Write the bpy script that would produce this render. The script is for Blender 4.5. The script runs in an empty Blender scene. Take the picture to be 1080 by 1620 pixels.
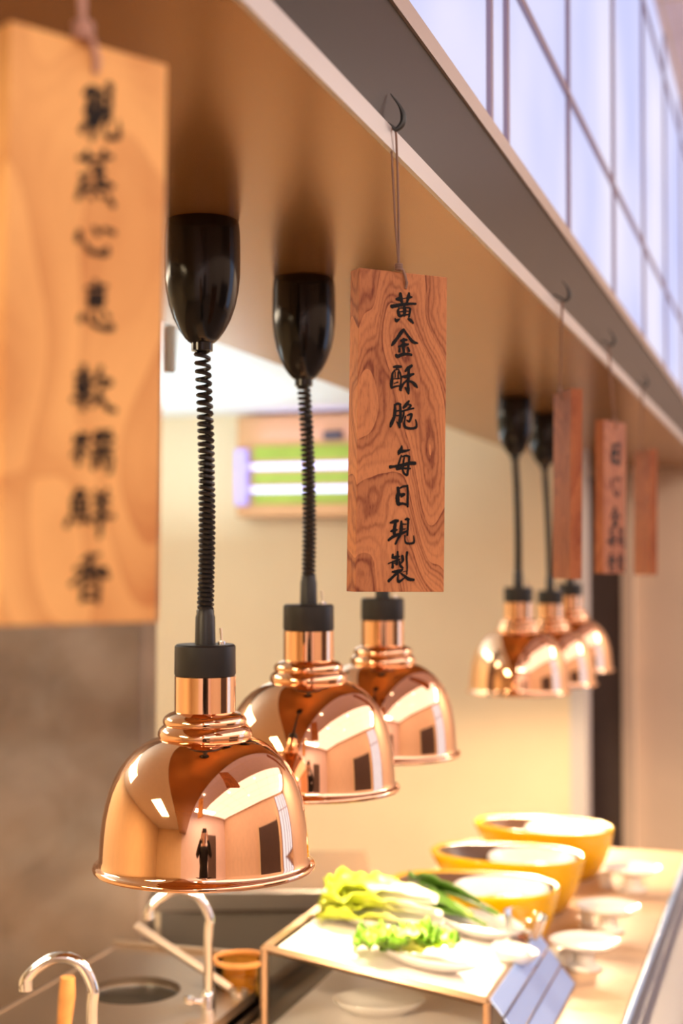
import bpy, bmesh, math, random
from mathutils import Vector, Matrix, noise

random.seed(7)
SC = bpy.context.scene
COL = SC.collection

# ------------------------------------------------------------------ camera, world, lights, exposure
FPX = 2250.0                                   # focal length in pixels of the 1080x1620 frame (50 mm, 36 mm tall sensor)
PITCH = math.atan(70 / FPX)
CAM_Z = 1.70
PSI = math.radians(17.783)                     # the counter runs 17.8 degrees to the right of the view
SP, CP = math.sin(PSI), math.cos(PSI)

cam_data = bpy.data.cameras.new('camera')
cam = bpy.data.objects.new('camera', cam_data)
COL.objects.link(cam)
cam.location = (0, 0, CAM_Z)
cam.rotation_euler = (math.pi / 2 + PITCH, 0, 0)
cam_data.sensor_fit = 'VERTICAL'
cam_data.sensor_height = 36
cam_data.sensor_width = 24
cam_data.lens = 50
cam_data.clip_start = 0.01
cam_data.dof.use_dof = True
cam_data.dof.focus_distance = 1.70
cam_data.dof.aperture_fstop = 3.0
cam_data.dof.aperture_blades = 0
SC.camera = cam

vs = SC.view_settings
vs.view_transform = 'Standard'
vs.look = 'None'
vs.gamma = 1.0
vs.use_curve_mapping = False
vs.exposure = 0.25
SC.cycles.max_bounces = 10
SC.cycles.glossy_bounces = 6
SC.cycles.diffuse_bounces = 4
SC.cycles.transparent_max_bounces = 12
SC.cycles.volume_bounces = 1
SC.cycles.sample_clamp_indirect = 6.0
SC.cycles.caustics_reflective = False
SC.cycles.caustics_refractive = False

world = bpy.data.worlds.new('world')
SC.world = world
world.use_nodes = True
world.node_tree.nodes['Background'].inputs[0].default_value = (0.85, 0.80, 0.78, 1)
world.node_tree.nodes['Background'].inputs[1].default_value = 0.15


def W(l, s, z):                                # row frame: l to the left of the camera, s along the counter, z up
    return Vector((s * SP - l * CP, s * CP + l * SP, z))


def area(name, l, s, z, sl, ss, power, color, aim=(0, 0, -1)):
    d = bpy.data.lights.new(name, 'AREA')
    d.shape = 'RECTANGLE'
    d.size, d.size_y = sl, ss
    d.energy = power
    d.color = color
    o = bpy.data.objects.new(name, d)
    COL.objects.link(o)
    o.location = W(l, s, z)
    v = W(aim[0], aim[1], 0)
    v.z = aim[2]
    q = v.to_track_quat('-Z', 'Y')
    if abs(aim[2]) == 1:
        o.rotation_euler = (0 if aim[2] < 0 else math.pi, 0, -PSI)
    else:
        o.rotation_euler = q.to_euler()
    return o


area('hall_ceiling_light', -3.1, 1.5, 3.56, 3.6, 10.5, 185, (1.0, 0.90, 0.88))
area('hall_rear_fill', -1.2, -2.6, 3.3, 2.0, 0.6, 75, (1.0, 0.90, 0.80))  # added warm fill, lifts the rear wall mirrored in the domes
area('hall_end_fill', -3.2, 6.4, 3.5, 2.4, 0.8, 85, (1.0, 0.88, 0.74))  # unseen fill added to brighten the hall's far wall
area('kitchen_ceiling_light', 2.7, 3.0, 2.33, 0.7, 2.6, 60, (1.0, 0.80, 0.56))
area('kitchen_rear_light', 2.0, -0.6, 2.33, 0.5, 1.6, 95, (1.0, 0.76, 0.46))
area('kitchen_up_fill', 2.6, 3.9, 1.75, 1.2, 3.2, 46, (0.68, 0.90, 1.0), (0, 0, 1))  # no real fixture: upward fill added to brighten the kitchen ceiling

# ------------------------------------------------------------------ view helpers (a pixel of the photograph to a point at a real distance)


def ray(x, y):
    cx = (x - 540) / FPX
    cz = (810 - y) / FPX
    return Vector((cx, math.cos(PITCH) - math.sin(PITCH) * cz, math.sin(PITCH) + math.cos(PITCH) * cz))


def at(x, y, d):                               # at forward distance d
    r = ray(x, y)
    r = r * (d / r.y)
    return Vector((r.x, r.y, r.z + CAM_Z))


def atz(x, y, z):                              # on the level z
    r = ray(x, y)
    r = r * ((z - CAM_Z) / r.z)
    return Vector((r.x, r.y, z))


def atl(x, y, l):                              # on the plane l metres left of the camera, along the counter
    r = ray(x, y)
    r = r * (l / (-r.x * CP + r.y * SP))
    return Vector((r.x, r.y, r.z + CAM_Z))


# ------------------------------------------------------------------ materials


def nt(name):
    m = bpy.data.materials.new(name)
    m.use_nodes = True
    t = m.node_tree
    return m, t, t.nodes['Principled BSDF'], t.nodes['Material Output']


def pmat(name, color, rough=0.5, metal=0.0, spec=0.5, bump=0.0, bscale=60, var=0.0, vscale=8, coat=0.0, emit=None, estr=0.0, sub=0.0):
    m, t, b, out = nt(name)
    b.inputs['Base Color'].default_value = (*color, 1)
    b.inputs['Roughness'].default_value = rough
    b.inputs['Metallic'].default_value = metal
    b.inputs['Specular IOR Level'].default_value = spec
    b.inputs['Coat Weight'].default_value = coat
    if sub:
        b.inputs['Subsurface Weight'].default_value = sub
        b.inputs['Subsurface Radius'].default_value = (0.02, 0.02, 0.01)
    if emit:
        b.inputs['Emission Color'].default_value = (*emit, 1)
        b.inputs['Emission Strength'].default_value = estr
    tc = t.nodes.new('ShaderNodeTexCoord')
    if var:
        n = t.nodes.new('ShaderNodeTexNoise')
        n.inputs['Scale'].default_value = vscale
        n.inputs['Detail'].default_value = 5
        t.links.new(tc.outputs['Object'], n.inputs['Vector'])
        r = t.nodes.new('ShaderNodeValToRGB')
        r.color_ramp.elements[0].position = 0.3
        r.color_ramp.elements[1].position = 0.7
        r.color_ramp.elements[0].color = (*[c * (1 - var) for c in color], 1)
        r.color_ramp.elements[1].color = (*[min(1, c * (1 + var)) for c in color], 1)
        t.links.new(n.outputs['Fac'], r.inputs['Fac'])
        t.links.new(r.outputs['Color'], b.inputs['Base Color'])
    if bump:
        n2 = t.nodes.new('ShaderNodeTexNoise')
        n2.inputs['Scale'].default_value = bscale
        t.links.new(tc.outputs['Object'], n2.inputs['Vector'])
        bp = t.nodes.new('ShaderNodeBump')
        bp.inputs['Strength'].default_value = bump
        bp.inputs['Distance'].default_value = 0.01
        t.links.new(n2.outputs['Fac'], bp.inputs['Height'])
        t.links.new(bp.outputs['Normal'], b.inputs['Normal'])
    return m


def emat(name, color, strength):
    m = bpy.data.materials.new(name)
    m.use_nodes = True
    t = m.node_tree
    t.nodes.clear()
    o = t.nodes.new('ShaderNodeOutputMaterial')
    e = t.nodes.new('ShaderNodeEmission')
    e.inputs[0].default_value = (*color, 1)
    e.inputs[1].default_value = strength
    t.links.new(e.outputs[0], o.inputs[0])
    return m


def wood_mat(name, light, dark, seed, scale=1.0, fine=0.5, band=0.45, tone=0.9, pores=0.35):
    m, t, b, out = nt(name)
    N, L = t.nodes, t.links

    def math_(op, a_, b_=None, c_=None, clamp=False):
        q = N.new('ShaderNodeMath')
        q.operation = op
        q.use_clamp = clamp
        for i, x in enumerate((a_, b_, c_)):
            if x is None:
                continue
            if isinstance(x, (int, float)):
                q.inputs[i].default_value = x
            else:
                L.new(x, q.inputs[i])
        return q.outputs[0]

    def noise_(vec, sc, det=2.0, dist=0.0):
        q = N.new('ShaderNodeTexNoise')
        q.inputs['Scale'].default_value = sc
        q.inputs['Detail'].default_value = det
        q.inputs['Distortion'].default_value = dist
        L.new(vec, q.inputs['Vector'])
        return q.outputs['Fac']

    tc = N.new('ShaderNodeTexCoord')
    mp = N.new('ShaderNodeMapping')
    mp.inputs['Location'].default_value = (seed * 1.37, seed * 0.7, seed * 2.1)
    mp.inputs['Rotation'].default_value = (0, math.radians(24), 0)
    mp.inputs['Scale'].default_value = (scale, scale, 0.45 * scale)
    L.new(tc.outputs['Object'], mp.inputs['Vector'])
    v = mp.outputs[0]
    field = noise_(v, 8.0, 1.5, 0.4)               # the growth-ring field
    wob = noise_(v, 95, 1.5)
    wob2 = noise_(v, 30, 1.0)
    bandp = math_('FRACT', math_('MULTIPLY_ADD', wob2, 0.35, math_('MULTIPLY', field, 11.0)))
    bandv = math_('POWER', bandp, 1.6)             # each band darkens towards its edge
    ph = math_('MULTIPLY_ADD', wob, 7.0, math_('MULTIPLY', field, 290.0))
    lines = math_('POWER', math_('MULTIPLY_ADD', math_('SINE', ph), 0.5, 0.5), 2.0)
    fin = math_('MULTIPLY', lines, math_('MULTIPLY_ADD', bandp, fine * 0.8, fine * 0.2))
    mp2 = N.new('ShaderNodeMapping')
    mp2.inputs['Scale'].default_value = (1, 1, 0.2)
    L.new(tc.outputs['Object'], mp2.inputs['Vector'])
    por = N.new('ShaderNodeMapRange')
    por.inputs[1].default_value = 0.5
    por.inputs[2].default_value = 0.75
    por.inputs[4].default_value = pores
    L.new(noise_(mp2.outputs[0], 520, 2), por.inputs[0])
    broad = math_('MULTIPLY_ADD', noise_(v, 14, 2), tone, -0.46 * tone)
    fac = math_('ADD', math_('ADD', math_('MULTIPLY', bandv, band), fin), math_('ADD', por.outputs[0], broad), clamp=True)
    cr = N.new('ShaderNodeValToRGB')
    cr.color_ramp.elements[0].color = (*light, 1)
    cr.color_ramp.elements[1].color = (*dark, 1)
    L.new(fac, cr.inputs[0])
    L.new(cr.outputs[0], b.inputs['Base Color'])
    b.inputs['Roughness'].default_value = 0.55
    b.inputs['Specular IOR Level'].default_value = 0.3
    bp = N.new('ShaderNodeBump')
    bp.inputs['Strength'].default_value = 0.10
    bp.inputs['Distance'].default_value = 0.002
    bp.invert = True
    L.new(fac, bp.inputs['Height'])
    L.new(bp.outputs[0], b.inputs['Normal'])
    return m


def glass_mat(name, tint=(1, 1, 1), rough=0.02, k=0.06):
    m = bpy.data.materials.new(name)
    m.use_nodes = True
    t = m.node_tree
    t.nodes.clear()
    o = t.nodes.new('ShaderNodeOutputMaterial')
    tr = t.nodes.new('ShaderNodeBsdfTransparent')
    tr.inputs[0].default_value = (*tint, 1)
    gl = t.nodes.new('ShaderNodeBsdfGlossy')
    gl.inputs['Roughness'].default_value = rough
    lw = t.nodes.new('ShaderNodeFresnel')
    lw.inputs[0].default_value = 1.45
    mx = t.nodes.new('ShaderNodeMixShader')
    t.links.new(lw.outputs[0], mx.inputs[0])
    t.links.new(tr.outputs[0], mx.inputs[1])
    t.links.new(gl.outputs[0], mx.inputs[2])
    t.links.new(mx.outputs[0], o.inputs[0])
    return m


M = {}
M['copper'] = pmat('polished_copper', (0.97, 0.60, 0.37), 0.04, 1.0)
M['black_plastic'] = pmat('black_plastic', (0.006, 0.006, 0.0065), 0.14, 0, 0.35)
M['black_matt'] = pmat('black_matt_plastic', (0.02, 0.021, 0.022), 0.42)
M['black_cord'] = pmat('black_cord', (0.015, 0.015, 0.016), 0.35)
M['chrome'] = pmat('chrome', (0.86, 0.87, 0.88), 0.08, 1.0)
M['boiler_steel'] = pmat('warm_worn_steel', (0.34, 0.26, 0.20), 0.34, 0.9, bump=0.03, bscale=200)
M['case_steel'] = pmat('tan_steel_frame', (0.42, 0.30, 0.20), 0.3, 0.8)
M['steel'] = pmat('brushed_steel', (0.62, 0.60, 0.57), 0.28, 1.0, bump=0.03, bscale=200)
M['dark_steel'] = pmat('dark_steel', (0.22, 0.20, 0.18), 0.4, 0.8)
M['soffit'] = pmat('bronze_laminate', (0.45, 0.215, 0.063), 0.25, 0.6, 0.5, var=0.04, vscale=3)
M['fascia'] = pmat('satin_bronze_fascia', (0.036, 0.028, 0.019), 0.30, 0.0, 0.13, var=0.06, vscale=2)
M['lip'] = pmat('pale_metal_lip', (0.64, 0.60, 0.58), 0.35, 0.2)
M['trim'] = pmat('champagne_trim', (0.50, 0.42, 0.37), 0.35, 0.6)
M['mullion'] = pmat('mauve_metal_frame', (0.33, 0.26, 0.33), 0.4, 0.3)
M['wall_cream'] = pmat('cream_wall_paint', (0.83, 0.66, 0.43), 0.6, var=0.03, vscale=3)
M['wall_beige'] = pmat('beige_wall_panel', (0.86, 0.66, 0.47), 0.55, var=0.04, vscale=3)
M['white'] = pmat('white_paint', (0.82, 0.83, 0.82), 0.5, var=0.02)
M['hall_ceiling'] = pmat('pinkish_white_panels', (0.86, 0.72, 0.70), 0.5, var=0.03)
M['door'] = pmat('dark_brown_door', (0.085, 0.055, 0.045), 0.45, var=0.1)
M['column'] = pmat('grey_brown_stone', (0.20, 0.135, 0.095), 0.6, var=0.35, vscale=4, bump=0.1, bscale=20)
M['floor'] = pmat('brown_floor_tiles', (0.20, 0.125, 0.085), 0.35, var=0.15, vscale=6)
M['counter'] = pmat('tan_counter_top', (0.52, 0.34, 0.21), 0.4, var=0.07, vscale=30)
M['tabletop'] = pmat('brown_beige_table_top', (0.24, 0.15, 0.09), 0.4, var=0.05, vscale=12)
M['counter_body'] = pmat('brown_counter_front', (0.16, 0.09, 0.06), 0.45, var=0.1)
M['ceramic'] = pmat('white_porcelain', (0.88, 0.85, 0.80), 0.12, coat=0.3)
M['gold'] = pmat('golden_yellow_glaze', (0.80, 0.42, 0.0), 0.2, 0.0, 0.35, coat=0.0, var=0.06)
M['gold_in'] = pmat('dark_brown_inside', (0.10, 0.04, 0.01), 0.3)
M['food'] = pmat('braised_food', (0.42, 0.17, 0.05), 0.35, var=0.5, vscale=60, bump=0.4, bscale=90)
M['ink'] = pmat('black_ink', (0.006, 0.006, 0.007), 0.6, 0, 0.2)
M['ink_far'] = M['ink']
M['cord'] = pmat('brown_waxed_cord', (0.30, 0.185, 0.14), 0.6, bump=0.3, bscale=900)
M['cord_pale'] = pmat('pink_beige_cord', (0.62, 0.36, 0.28), 0.7, bump=0.3, bscale=900)
M['hook'] = pmat('oxidised_steel_hook', (0.075, 0.08, 0.078), 0.45, 0.6)
M['band_blue_sheen'] = pmat('painted_blue_daylight', (0.30, 0.45, 0.84), 0.3, 0.0, 0.4)  # case front: reflected blue daylight painted in as base colour
M['edge_blue_sheen'] = pmat('steel_edge_painted_daylight', (0.34, 0.50, 0.78), 0.3, 0.2)  # rail edges: bluish daylight sheen on steel put into the colour
M['rail_grey'] = pmat('grey_rail_top', (0.36, 0.36, 0.40), 0.4, 0.3)
M['glass'] = glass_mat('clear_glass', (0.97, 0.98, 0.98))
M['amber'] = glass_mat('amber_glass', (0.95, 0.72, 0.32))
M['tray'] = pmat('white_tray', (0.80, 0.74, 0.70), 0.3, var=0.04)
M['orange_wood'] = pmat('orange_wood', (0.55, 0.24, 0.075), 0.45, var=0.15, vscale=40)
M['water'] = pmat('dark_broth', (0.022, 0.017, 0.012), 0.6, 0, 0.1)
M['skin'] = pmat('skin', (0.72, 0.45, 0.34), 0.5)
M['black_cloth'] = pmat('black_cloth', (0.012, 0.011, 0.012), 0.8)
M['hair'] = pmat('black_hair', (0.01, 0.008, 0.007), 0.4)
M['bulb'] = emat('glowing_bulb', (1.0, 0.62, 0.28), 14.0)
M['uv'] = emat('uv_tube_glow', (0.62, 0.60, 1.0), 2.6)
M['lav'] = pmat('lavender_lamp_end', (0.40, 0.33, 0.72), 0.4, emit=(0.45, 0.38, 0.95), estr=0.45)
M['green_board'] = pmat('green_glue_board', (0.36, 0.46, 0.05), 0.6, var=0.12)
M['trap_body'] = pmat('copper_brown_housing', (0.62, 0.33, 0.15), 0.4, 0.2)
M['wood_near'] = wood_mat('rosewood_pale_swirl', (1.0, 0.54, 0.185), (0.52, 0.15, 0.035), 1.0, 0.8, 0.10, 0.38, 1.5, 0.06)
M['wood_mid'] = wood_mat('rosewood_figured', (0.66, 0.265, 0.105), (0.19, 0.042, 0.018), 3.3, 1.0, 0.5, 0.40, 0.7, 0.3)
M['wood_far'] = wood_mat('rosewood_red', (0.48, 0.17, 0.07), (0.24, 0.06, 0.028), 5.1, 1.0, 0.3)


def window_glass():
    m = bpy.data.materials.new('daylit_frosted_pane')
    m.use_nodes = True
    t = m.node_tree
    t.nodes.clear()
    o = t.nodes.new('ShaderNodeOutputMaterial')
    e = t.nodes.new('ShaderNodeEmission')
    tc = t.nodes.new('ShaderNodeTexCoord')
    n = t.nodes.new('ShaderNodeTexNoise')
    n.inputs['Scale'].default_value = 1.3
    n.inputs['Detail'].default_value = 2
    t.links.new(tc.outputs['Object'], n.inputs['Vector'])
    r = t.nodes.new('ShaderNodeValToRGB')
    r.color_ramp.elements[0].position = 0.35
    r.color_ramp.elements[1].position = 0.65
    r.color_ramp.elements[0].color = (0.56, 0.58, 0.90, 1)
    r.color_ramp.elements[1].color = (0.80, 0.76, 0.92, 1)
    t.links.new(n.outputs['Fac'], r.inputs['Fac'])
    t.links.new(r.outputs[0], e.inputs[0])
    e.inputs[1].default_value = 1.0
    g = t.nodes.new('ShaderNodeBsdfGlossy')
    g.inputs['Roughness'].default_value = 0.1
    mx = t.nodes.new('ShaderNodeMixShader')
    mx.inputs[0].default_value = 0.05
    t.links.new(e.outputs[0], mx.inputs[1])
    t.links.new(g.outputs[0], mx.inputs[2])
    t.links.new(mx.outputs[0], o.inputs[0])
    return m


M['pane'] = window_glass()
M['hall_pane'] = emat('bluish_daylight_pane', (0.55, 0.68, 1.0), 1.7)
M['downlight'] = emat('downlight_glow', (1.0, 0.9, 0.78), 9.0)


def leaf_mat(name, rib, blade, tip, p0=0.62, p1=0.86):
    m, t, b, out = nt(name)
    N, L = t.nodes, t.links
    uv = N.new('ShaderNodeUVMap')
    sx = N.new('ShaderNodeSeparateXYZ')
    L.new(uv.outputs[0], sx.inputs[0])
    a = N.new('ShaderNodeMath')                # |u - 0.5| * 2
    a.operation = 'SUBTRACT'
    a.inputs[1].default_value = 0.5
    L.new(sx.outputs[0], a.inputs[0])
    ab = N.new('ShaderNodeMath')
    ab.operation = 'ABSOLUTE'
    L.new(a.outputs[0], ab.inputs[0])
    ad = N.new('ShaderNodeMath')
    ad.operation = 'MULTIPLY_ADD'
    ad.inputs[1].default_value = 0.55
    L.new(ab.outputs[0], ad.inputs[0])
    L.new(sx.outputs[1], ad.inputs[2])
    n = N.new('ShaderNodeTexNoise')
    n.inputs['Scale'].default_value = 45
    tc = N.new('ShaderNodeTexCoord')
    L.new(tc.outputs['Object'], n.inputs['Vector'])
    ad2 = N.new('ShaderNodeMath')
    ad2.operation = 'MULTIPLY_ADD'
    ad2.inputs[1].default_value = 0.35
    L.new(n.outputs['Fac'], ad2.inputs[0])
    L.new(ad.outputs[0], ad2.inputs[2])
    r = N.new('ShaderNodeValToRGB')
    e = r.color_ramp.elements
    e[0].position, e[0].color = p0, (*rib, 1)
    e[1].position, e[1].color = 1.25, (*tip, 1)
    q = r.color_ramp.elements.new(p1)
    q.color = (*blade, 1)
    e[-1].position = 1.0
    L.new(ad2.outputs[0], r.inputs[0])
    L.new(r.outputs[0], b.inputs['Base Color'])
    b.inputs['Roughness'].default_value = 0.4
    return m


M['lettuce'] = leaf_mat('romaine_leaf', (0.86, 0.84, 0.68), (0.62, 0.64, 0.12), (0.44, 0.52, 0.03))
M['greens'] = leaf_mat('dark_green_leaf', (0.45, 0.48, 0.12), (0.085, 0.19, 0.02), (0.05, 0.13, 0.012), 0.28, 0.42)
M['frisee'] = leaf_mat('curly_lettuce_leaf', (0.62, 0.66, 0.10), (0.38, 0.52, 0.015), (0.13, 0.32, 0.01))

# ------------------------------------------------------------------ mesh helpers


def obj(name, verts, faces, m, parent=None, loc=None, rotz=None, smooth=False, kind=None, uvs=None):
    me = bpy.data.meshes.new(name)
    me.from_pydata([tuple(v) for v in verts], [], faces)
    bm = bmesh.new()
    bm.from_mesh(me)
    bmesh.ops.recalc_face_normals(bm, faces=bm.faces)
    bm.to_mesh(me)
    bm.free()
    if uvs:
        lay = me.uv_layers.new(name='UVMap')
        for lp in me.loops:
            lay.data[lp.index].uv = uvs[lp.vertex_index]
    me.materials.append(m)
    if smooth:
        for p in me.polygons:
            p.use_smooth = True
    me.update()
    o = bpy.data.objects.new(name, me)
    COL.objects.link(o)
    if parent:
        o.parent = parent
    if loc is not None:
        o.location = loc
    if rotz is not None:
        o.rotation_euler = (0, 0, rotz)
    if kind:
        o['kind'] = kind
    return o


def empty(name, loc, rotz=0.0):
    o = bpy.data.objects.new(name, None)
    COL.objects.link(o)
    o.location = loc
    o.rotation_euler = (0, 0, rotz)
    o.empty_display_size = 0.05
    return o


def tag(o, label, cat, group=None):
    o['label'] = label
    o['category'] = cat
    if group:
        o['group'] = group
    return o


class Mesh:                                    # collects pieces of ONE part
    def __init__(self):
        self.v, self.f = [], []

    def add(self, verts, faces):
        k = len(self.v)
        self.v += [Vector(v) for v in verts]
        self.f += [tuple(i + k for i in q) for q in faces]
        return self

    def box(self, x0, x1, y0, y1, z0, z1):
        v = [(x, y, z) for x in (x0, x1) for y in (y0, y1) for z in (z0, z1)]
        return self.add(v, [(0, 1, 3, 2), (4, 6, 7, 5), (0, 4, 5, 1), (2, 3, 7, 6), (0, 2, 6, 4), (1, 5, 7, 3)])

    def lathe(self, prof, n=48, c=(0, 0, 0), sx=1.0, sy=1.0):
        vs_, fs = [], []
        for r, z in prof:
            for i in range(n):
                a = 2 * math.pi * i / n
                vs_.append((c[0] + r * math.cos(a) * sx, c[1] + r * math.sin(a) * sy, c[2] + z))
        for j in range(len(prof) - 1):
            for i in range(n):
                fs.append((j * n + i, j * n + (i + 1) % n, (j + 1) * n + (i + 1) % n, (j + 1) * n + i))
        if prof[0][0] > 1e-6:
            fs.append(tuple(range(n)))
        if prof[-1][0] > 1e-6:
            fs.append(tuple((len(prof) - 1) * n + i for i in range(n)))
        return self.add(vs_, fs)

    def ring(self, prof, n=48, c=(0, 0, 0), sx=1.0, sy=1.0):   # closed profile turned round: no caps
        vs_, fs = [], []
        k = len(prof)
        for r, z in prof:
            for i in range(n):
                a = 2 * math.pi * i / n
                vs_.append((c[0] + r * math.cos(a) * sx, c[1] + r * math.sin(a) * sy, c[2] + z))
        for j in range(k):
            for i in range(n):
                fs.append((j * n + i, j * n + (i + 1) % n, ((j + 1) % k) * n + (i + 1) % n, ((j + 1) % k) * n + i))
        return self.add(vs_, fs)

    def tube(self, pts, r, n=8):
        pts = [Vector(p) for p in pts]
        rs = r if isinstance(r, (list, tuple)) else [r] * len(pts)
        up = Vector((0, 0, 1))
        t0 = (pts[1] - pts[0]).normalized()
        nrm = t0.cross(up)
        if nrm.length < 0.05:
            nrm = t0.cross(Vector((0, 1, 0)))
        nrm.normalize()
        vs_, fs = [], []
        for i, p in enumerate(pts):
            t = (pts[min(i + 1, len(pts) - 1)] - pts[max(i - 1, 0)]).normalized()
            nrm = (nrm - t * nrm.dot(t))
            if nrm.length < 1e-6:
                nrm = t.orthogonal()
            nrm.normalize()
            bn = t.cross(nrm)
            for j in range(n):
                a = 2 * math.pi * j / n
                vs_.append(p + (nrm * math.cos(a) + bn * math.sin(a)) * rs[i])
        for i in range(len(pts) - 1):
            for j in range(n):
                fs.append((i * n + j, i * n + (j + 1) % n, (i + 1) * n + (j + 1) % n, (i + 1) * n + j))
        fs.append(tuple(range(n)))
        fs.append(tuple((len(pts) - 1) * n + j for j in range(n)))
        return self.add(vs_, fs)

    def build(self, name, m, parent=None, loc=None, rotz=None, smooth=False, kind=None, bevel=0.0):
        o = obj(name, self.v, self.f, m, parent, loc, rotz, smooth, kind)
        if bevel:
            md = o.modifiers.new('bevel', 'BEVEL')
            md.width = bevel
            md.segments = 2
            md.limit_method = 'ANGLE'
        if smooth:
            bm = bmesh.new()
            bm.from_mesh(o.data)
            for e in bm.edges:
                if len(e.link_faces) == 2 and e.calc_face_angle(0) > 0.75:
                    e.smooth = False
            bm.to_mesh(o.data)
            bm.free()
        return o


def spline(pts, per=8):                        # Catmull-Rom through points of any dimension
    P = [tuple(p) for p in pts]
    P = [tuple(2 * a - b for a, b in zip(P[0], P[1]))] + P + [tuple(2 * a - b for a, b in zip(P[-1], P[-2]))]
    out = []
    for i in range(1, len(P) - 2):
        for k in range(per):
            t = k / per
            out.append(tuple(0.5 * ((2 * b) + (c - a) * t + (2 * a - 5 * b + 4 * c - d) * t * t + (3 * b - a - 3 * c + d) * t ** 3)
                             for a, b, c, d in zip(P[i - 1], P[i], P[i + 1], P[i + 2])))
    out.append(P[-2])
    return out


def rbox(name, l0, l1, s0, s1, z0, z1, m, kind='structure', parent=None, bevel=0.0):   # a box along the counter
    lc, sc = (l0 + l1) / 2, (s0 + s1) / 2
    hl, hs = abs(l1 - l0) / 2, abs(s1 - s0) / 2
    b = Mesh().box(-hl, hl, -hs, hs, 0, z1 - z0)
    return b.build(name, m, parent, W(lc, sc, z0), -PSI, kind=kind, bevel=bevel)


# ------------------------------------------------------------------ the setting
SOFFIT = 2.146                                 # underside of the bulkhead
FAS = 0.419                                    # its customer-side face
KC = 2.341                                     # kitchen ceiling
HC = 3.60                                      # hall ceiling
CT = 0.85                                      # counter top
END = 7.3

rbox('floor', 4.0, -5.2, -4.2, 9.0, -0.1, 0.0, M['floor'])
rbox('ceiling_kitchen', 4.0, 1.148, -4.2, 6.05, KC, KC + 0.08, M['white'])
rbox('ceiling_bulkhead', 1.148, FAS + 0.006, -4.2, END, SOFFIT, SOFFIT + 0.05, M['soffit'])
rbox('wall_bulkhead_back', 1.148, 1.10, -4.2, 6.0, SOFFIT + 0.05, KC + 0.08, M['white'])
rbox('ceiling_hall', FAS + 0.1, -5.2, -4.2, END + 0.1, HC, HC + 0.1, M['hall_ceiling'])
# fascia of the bulkhead: pale lip, dark satin band, champagne edge
rbox('trim_1', FAS + 0.006, FAS, -4.2, END, SOFFIT - 0.001, SOFFIT + 0.024, M['lip'])
rbox('wall_fascia', FAS + 0.05, FAS + 0.004, -4.2, END, SOFFIT + 0.024, 2.312, M['fascia'])
rbox('trim_2', FAS + 0.05, FAS, -4.2, END, 2.312, 2.338, M['trim'])

# clerestory lattice above the fascia
win = Mesh()
ms = [2.154, 2.287, 2.95, 3.72, 4.48, 5.25, 6.02, 6.79, 1.39, 0.62, -0.15, -0.92, -1.69, -2.46]
for s in ms:
    win.box(-0.004, 0.004, s - 0.009, s + 0.009, 0, HC - 2.338)
for z in (2.665, 3.45):
    win.box(-0.004, 0.004, -4.2, END, z - 2.338 - 0.008, z - 2.338 + 0.008)
wf = win.build('window_1', M['mullion'], None, W(FAS + 0.03, 0, 2.338), -PSI, kind='structure')
pn = Mesh().box(-0.004, 0.004, -4.2, END, 0, HC - 2.338).build('window_pane', M['pane'], wf, (-0.008, 0, 0))

# the end wall behind the kitchen, the opening beside it and the hall's far wall
rbox('wall_kitchen_end', 4.0, 0.905, 6.0, 6.12, 0, KC + 0.08, M['wall_cream'])
rbox('trim_3', 0.915, 0.850, 5.985, 6.14, 0, SOFFIT, M['lip'])
rbox('wall_hall_end', 0.79, -5.2, END, END + 0.1, 0, HC, M['wall_beige'])
rbox('door_1', 1.20, 0.845, END - 0.06, END, 0, 2.10, M['door'])
rbox('trim_4', 0.845, 0.785, END - 0.075, END, 0, SOFFIT, M['wall_beige'])
rbox('wall_passage_end', 2.0, 0.79, END, END + 0.1, 0, HC, M['wall_beige'])
rbox('wall_kitchen_side', 4.0, 3.9, -4.2, 6.0, 0, KC + 0.08, M['wall_cream'])
rbox('wall_kitchen_rear', 4.0, 0.9, -4.2, -4.1, 0, KC + 0.08, M['wall_cream'])
rbox('wall_hall_rear', 0.9, -5.2, -4.2, -4.1, 0, HC, M['hall_ceiling'])
rbox('wall_hall_side', -5.1, -5.2, -4.2, END, 0, HC, M['wall_beige'])
# high daylit windows and a dark shopfront in the hall's side wall (seen mirrored in the domes and rails)
hw = Mesh()
for s in [4.6 + 0.65 * i for i in range(5)]:
    hw.box(-0.03, 0.03, s - 0.04, s + 0.04, 0, 3.0)
hw.box(-0.03, 0.03, 4.6, 7.2, 0, 0.06).box(-0.03, 0.03, 4.6, 7.2, 1.9, 1.96)
hwo = hw.build('window_2', M['mullion'], None, W(-5.06, 0, 0.4), -PSI, kind='structure')
Mesh().box(-0.004, 0.004, 4.6, 7.2, 0, 3.0).build('window_pane', M['hall_pane'], hwo, (0.02, 0, 0))
rbox('wall_shopfront', -5.0, -5.1, 1.2, 4.0, 0, 2.0, M['door'])
rbox('trim_5', -4.9, -5.1, 1.0, 1.2, 0, 2.15, M['wall_cream'])
rbox('trim_6', -4.9, -5.1, 4.0, 4.2, 0, 2.15, M['wall_cream'])
rbox('door_2', -2.2, -3.3, -4.1, -4.02, 0, 2.2, M['door'])
gr = Mesh()
for i in range(8):
    gr.box(-0.42 + 0.8 * i - 0.006, -0.42 + 0.8 * i + 0.006, -4.1, 7.2, 0, 0.004)
for i in range(10):
    gr.box(-0.42, 5.1, -3.6 + 1.2 * i - 0.006, -3.6 + 1.2 * i + 0.006, 0, 0.004)
gr.build('ceiling_panel_joints', M['wall_beige'], None, W(0, 0, 3.55), -PSI, kind='structure')
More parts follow.
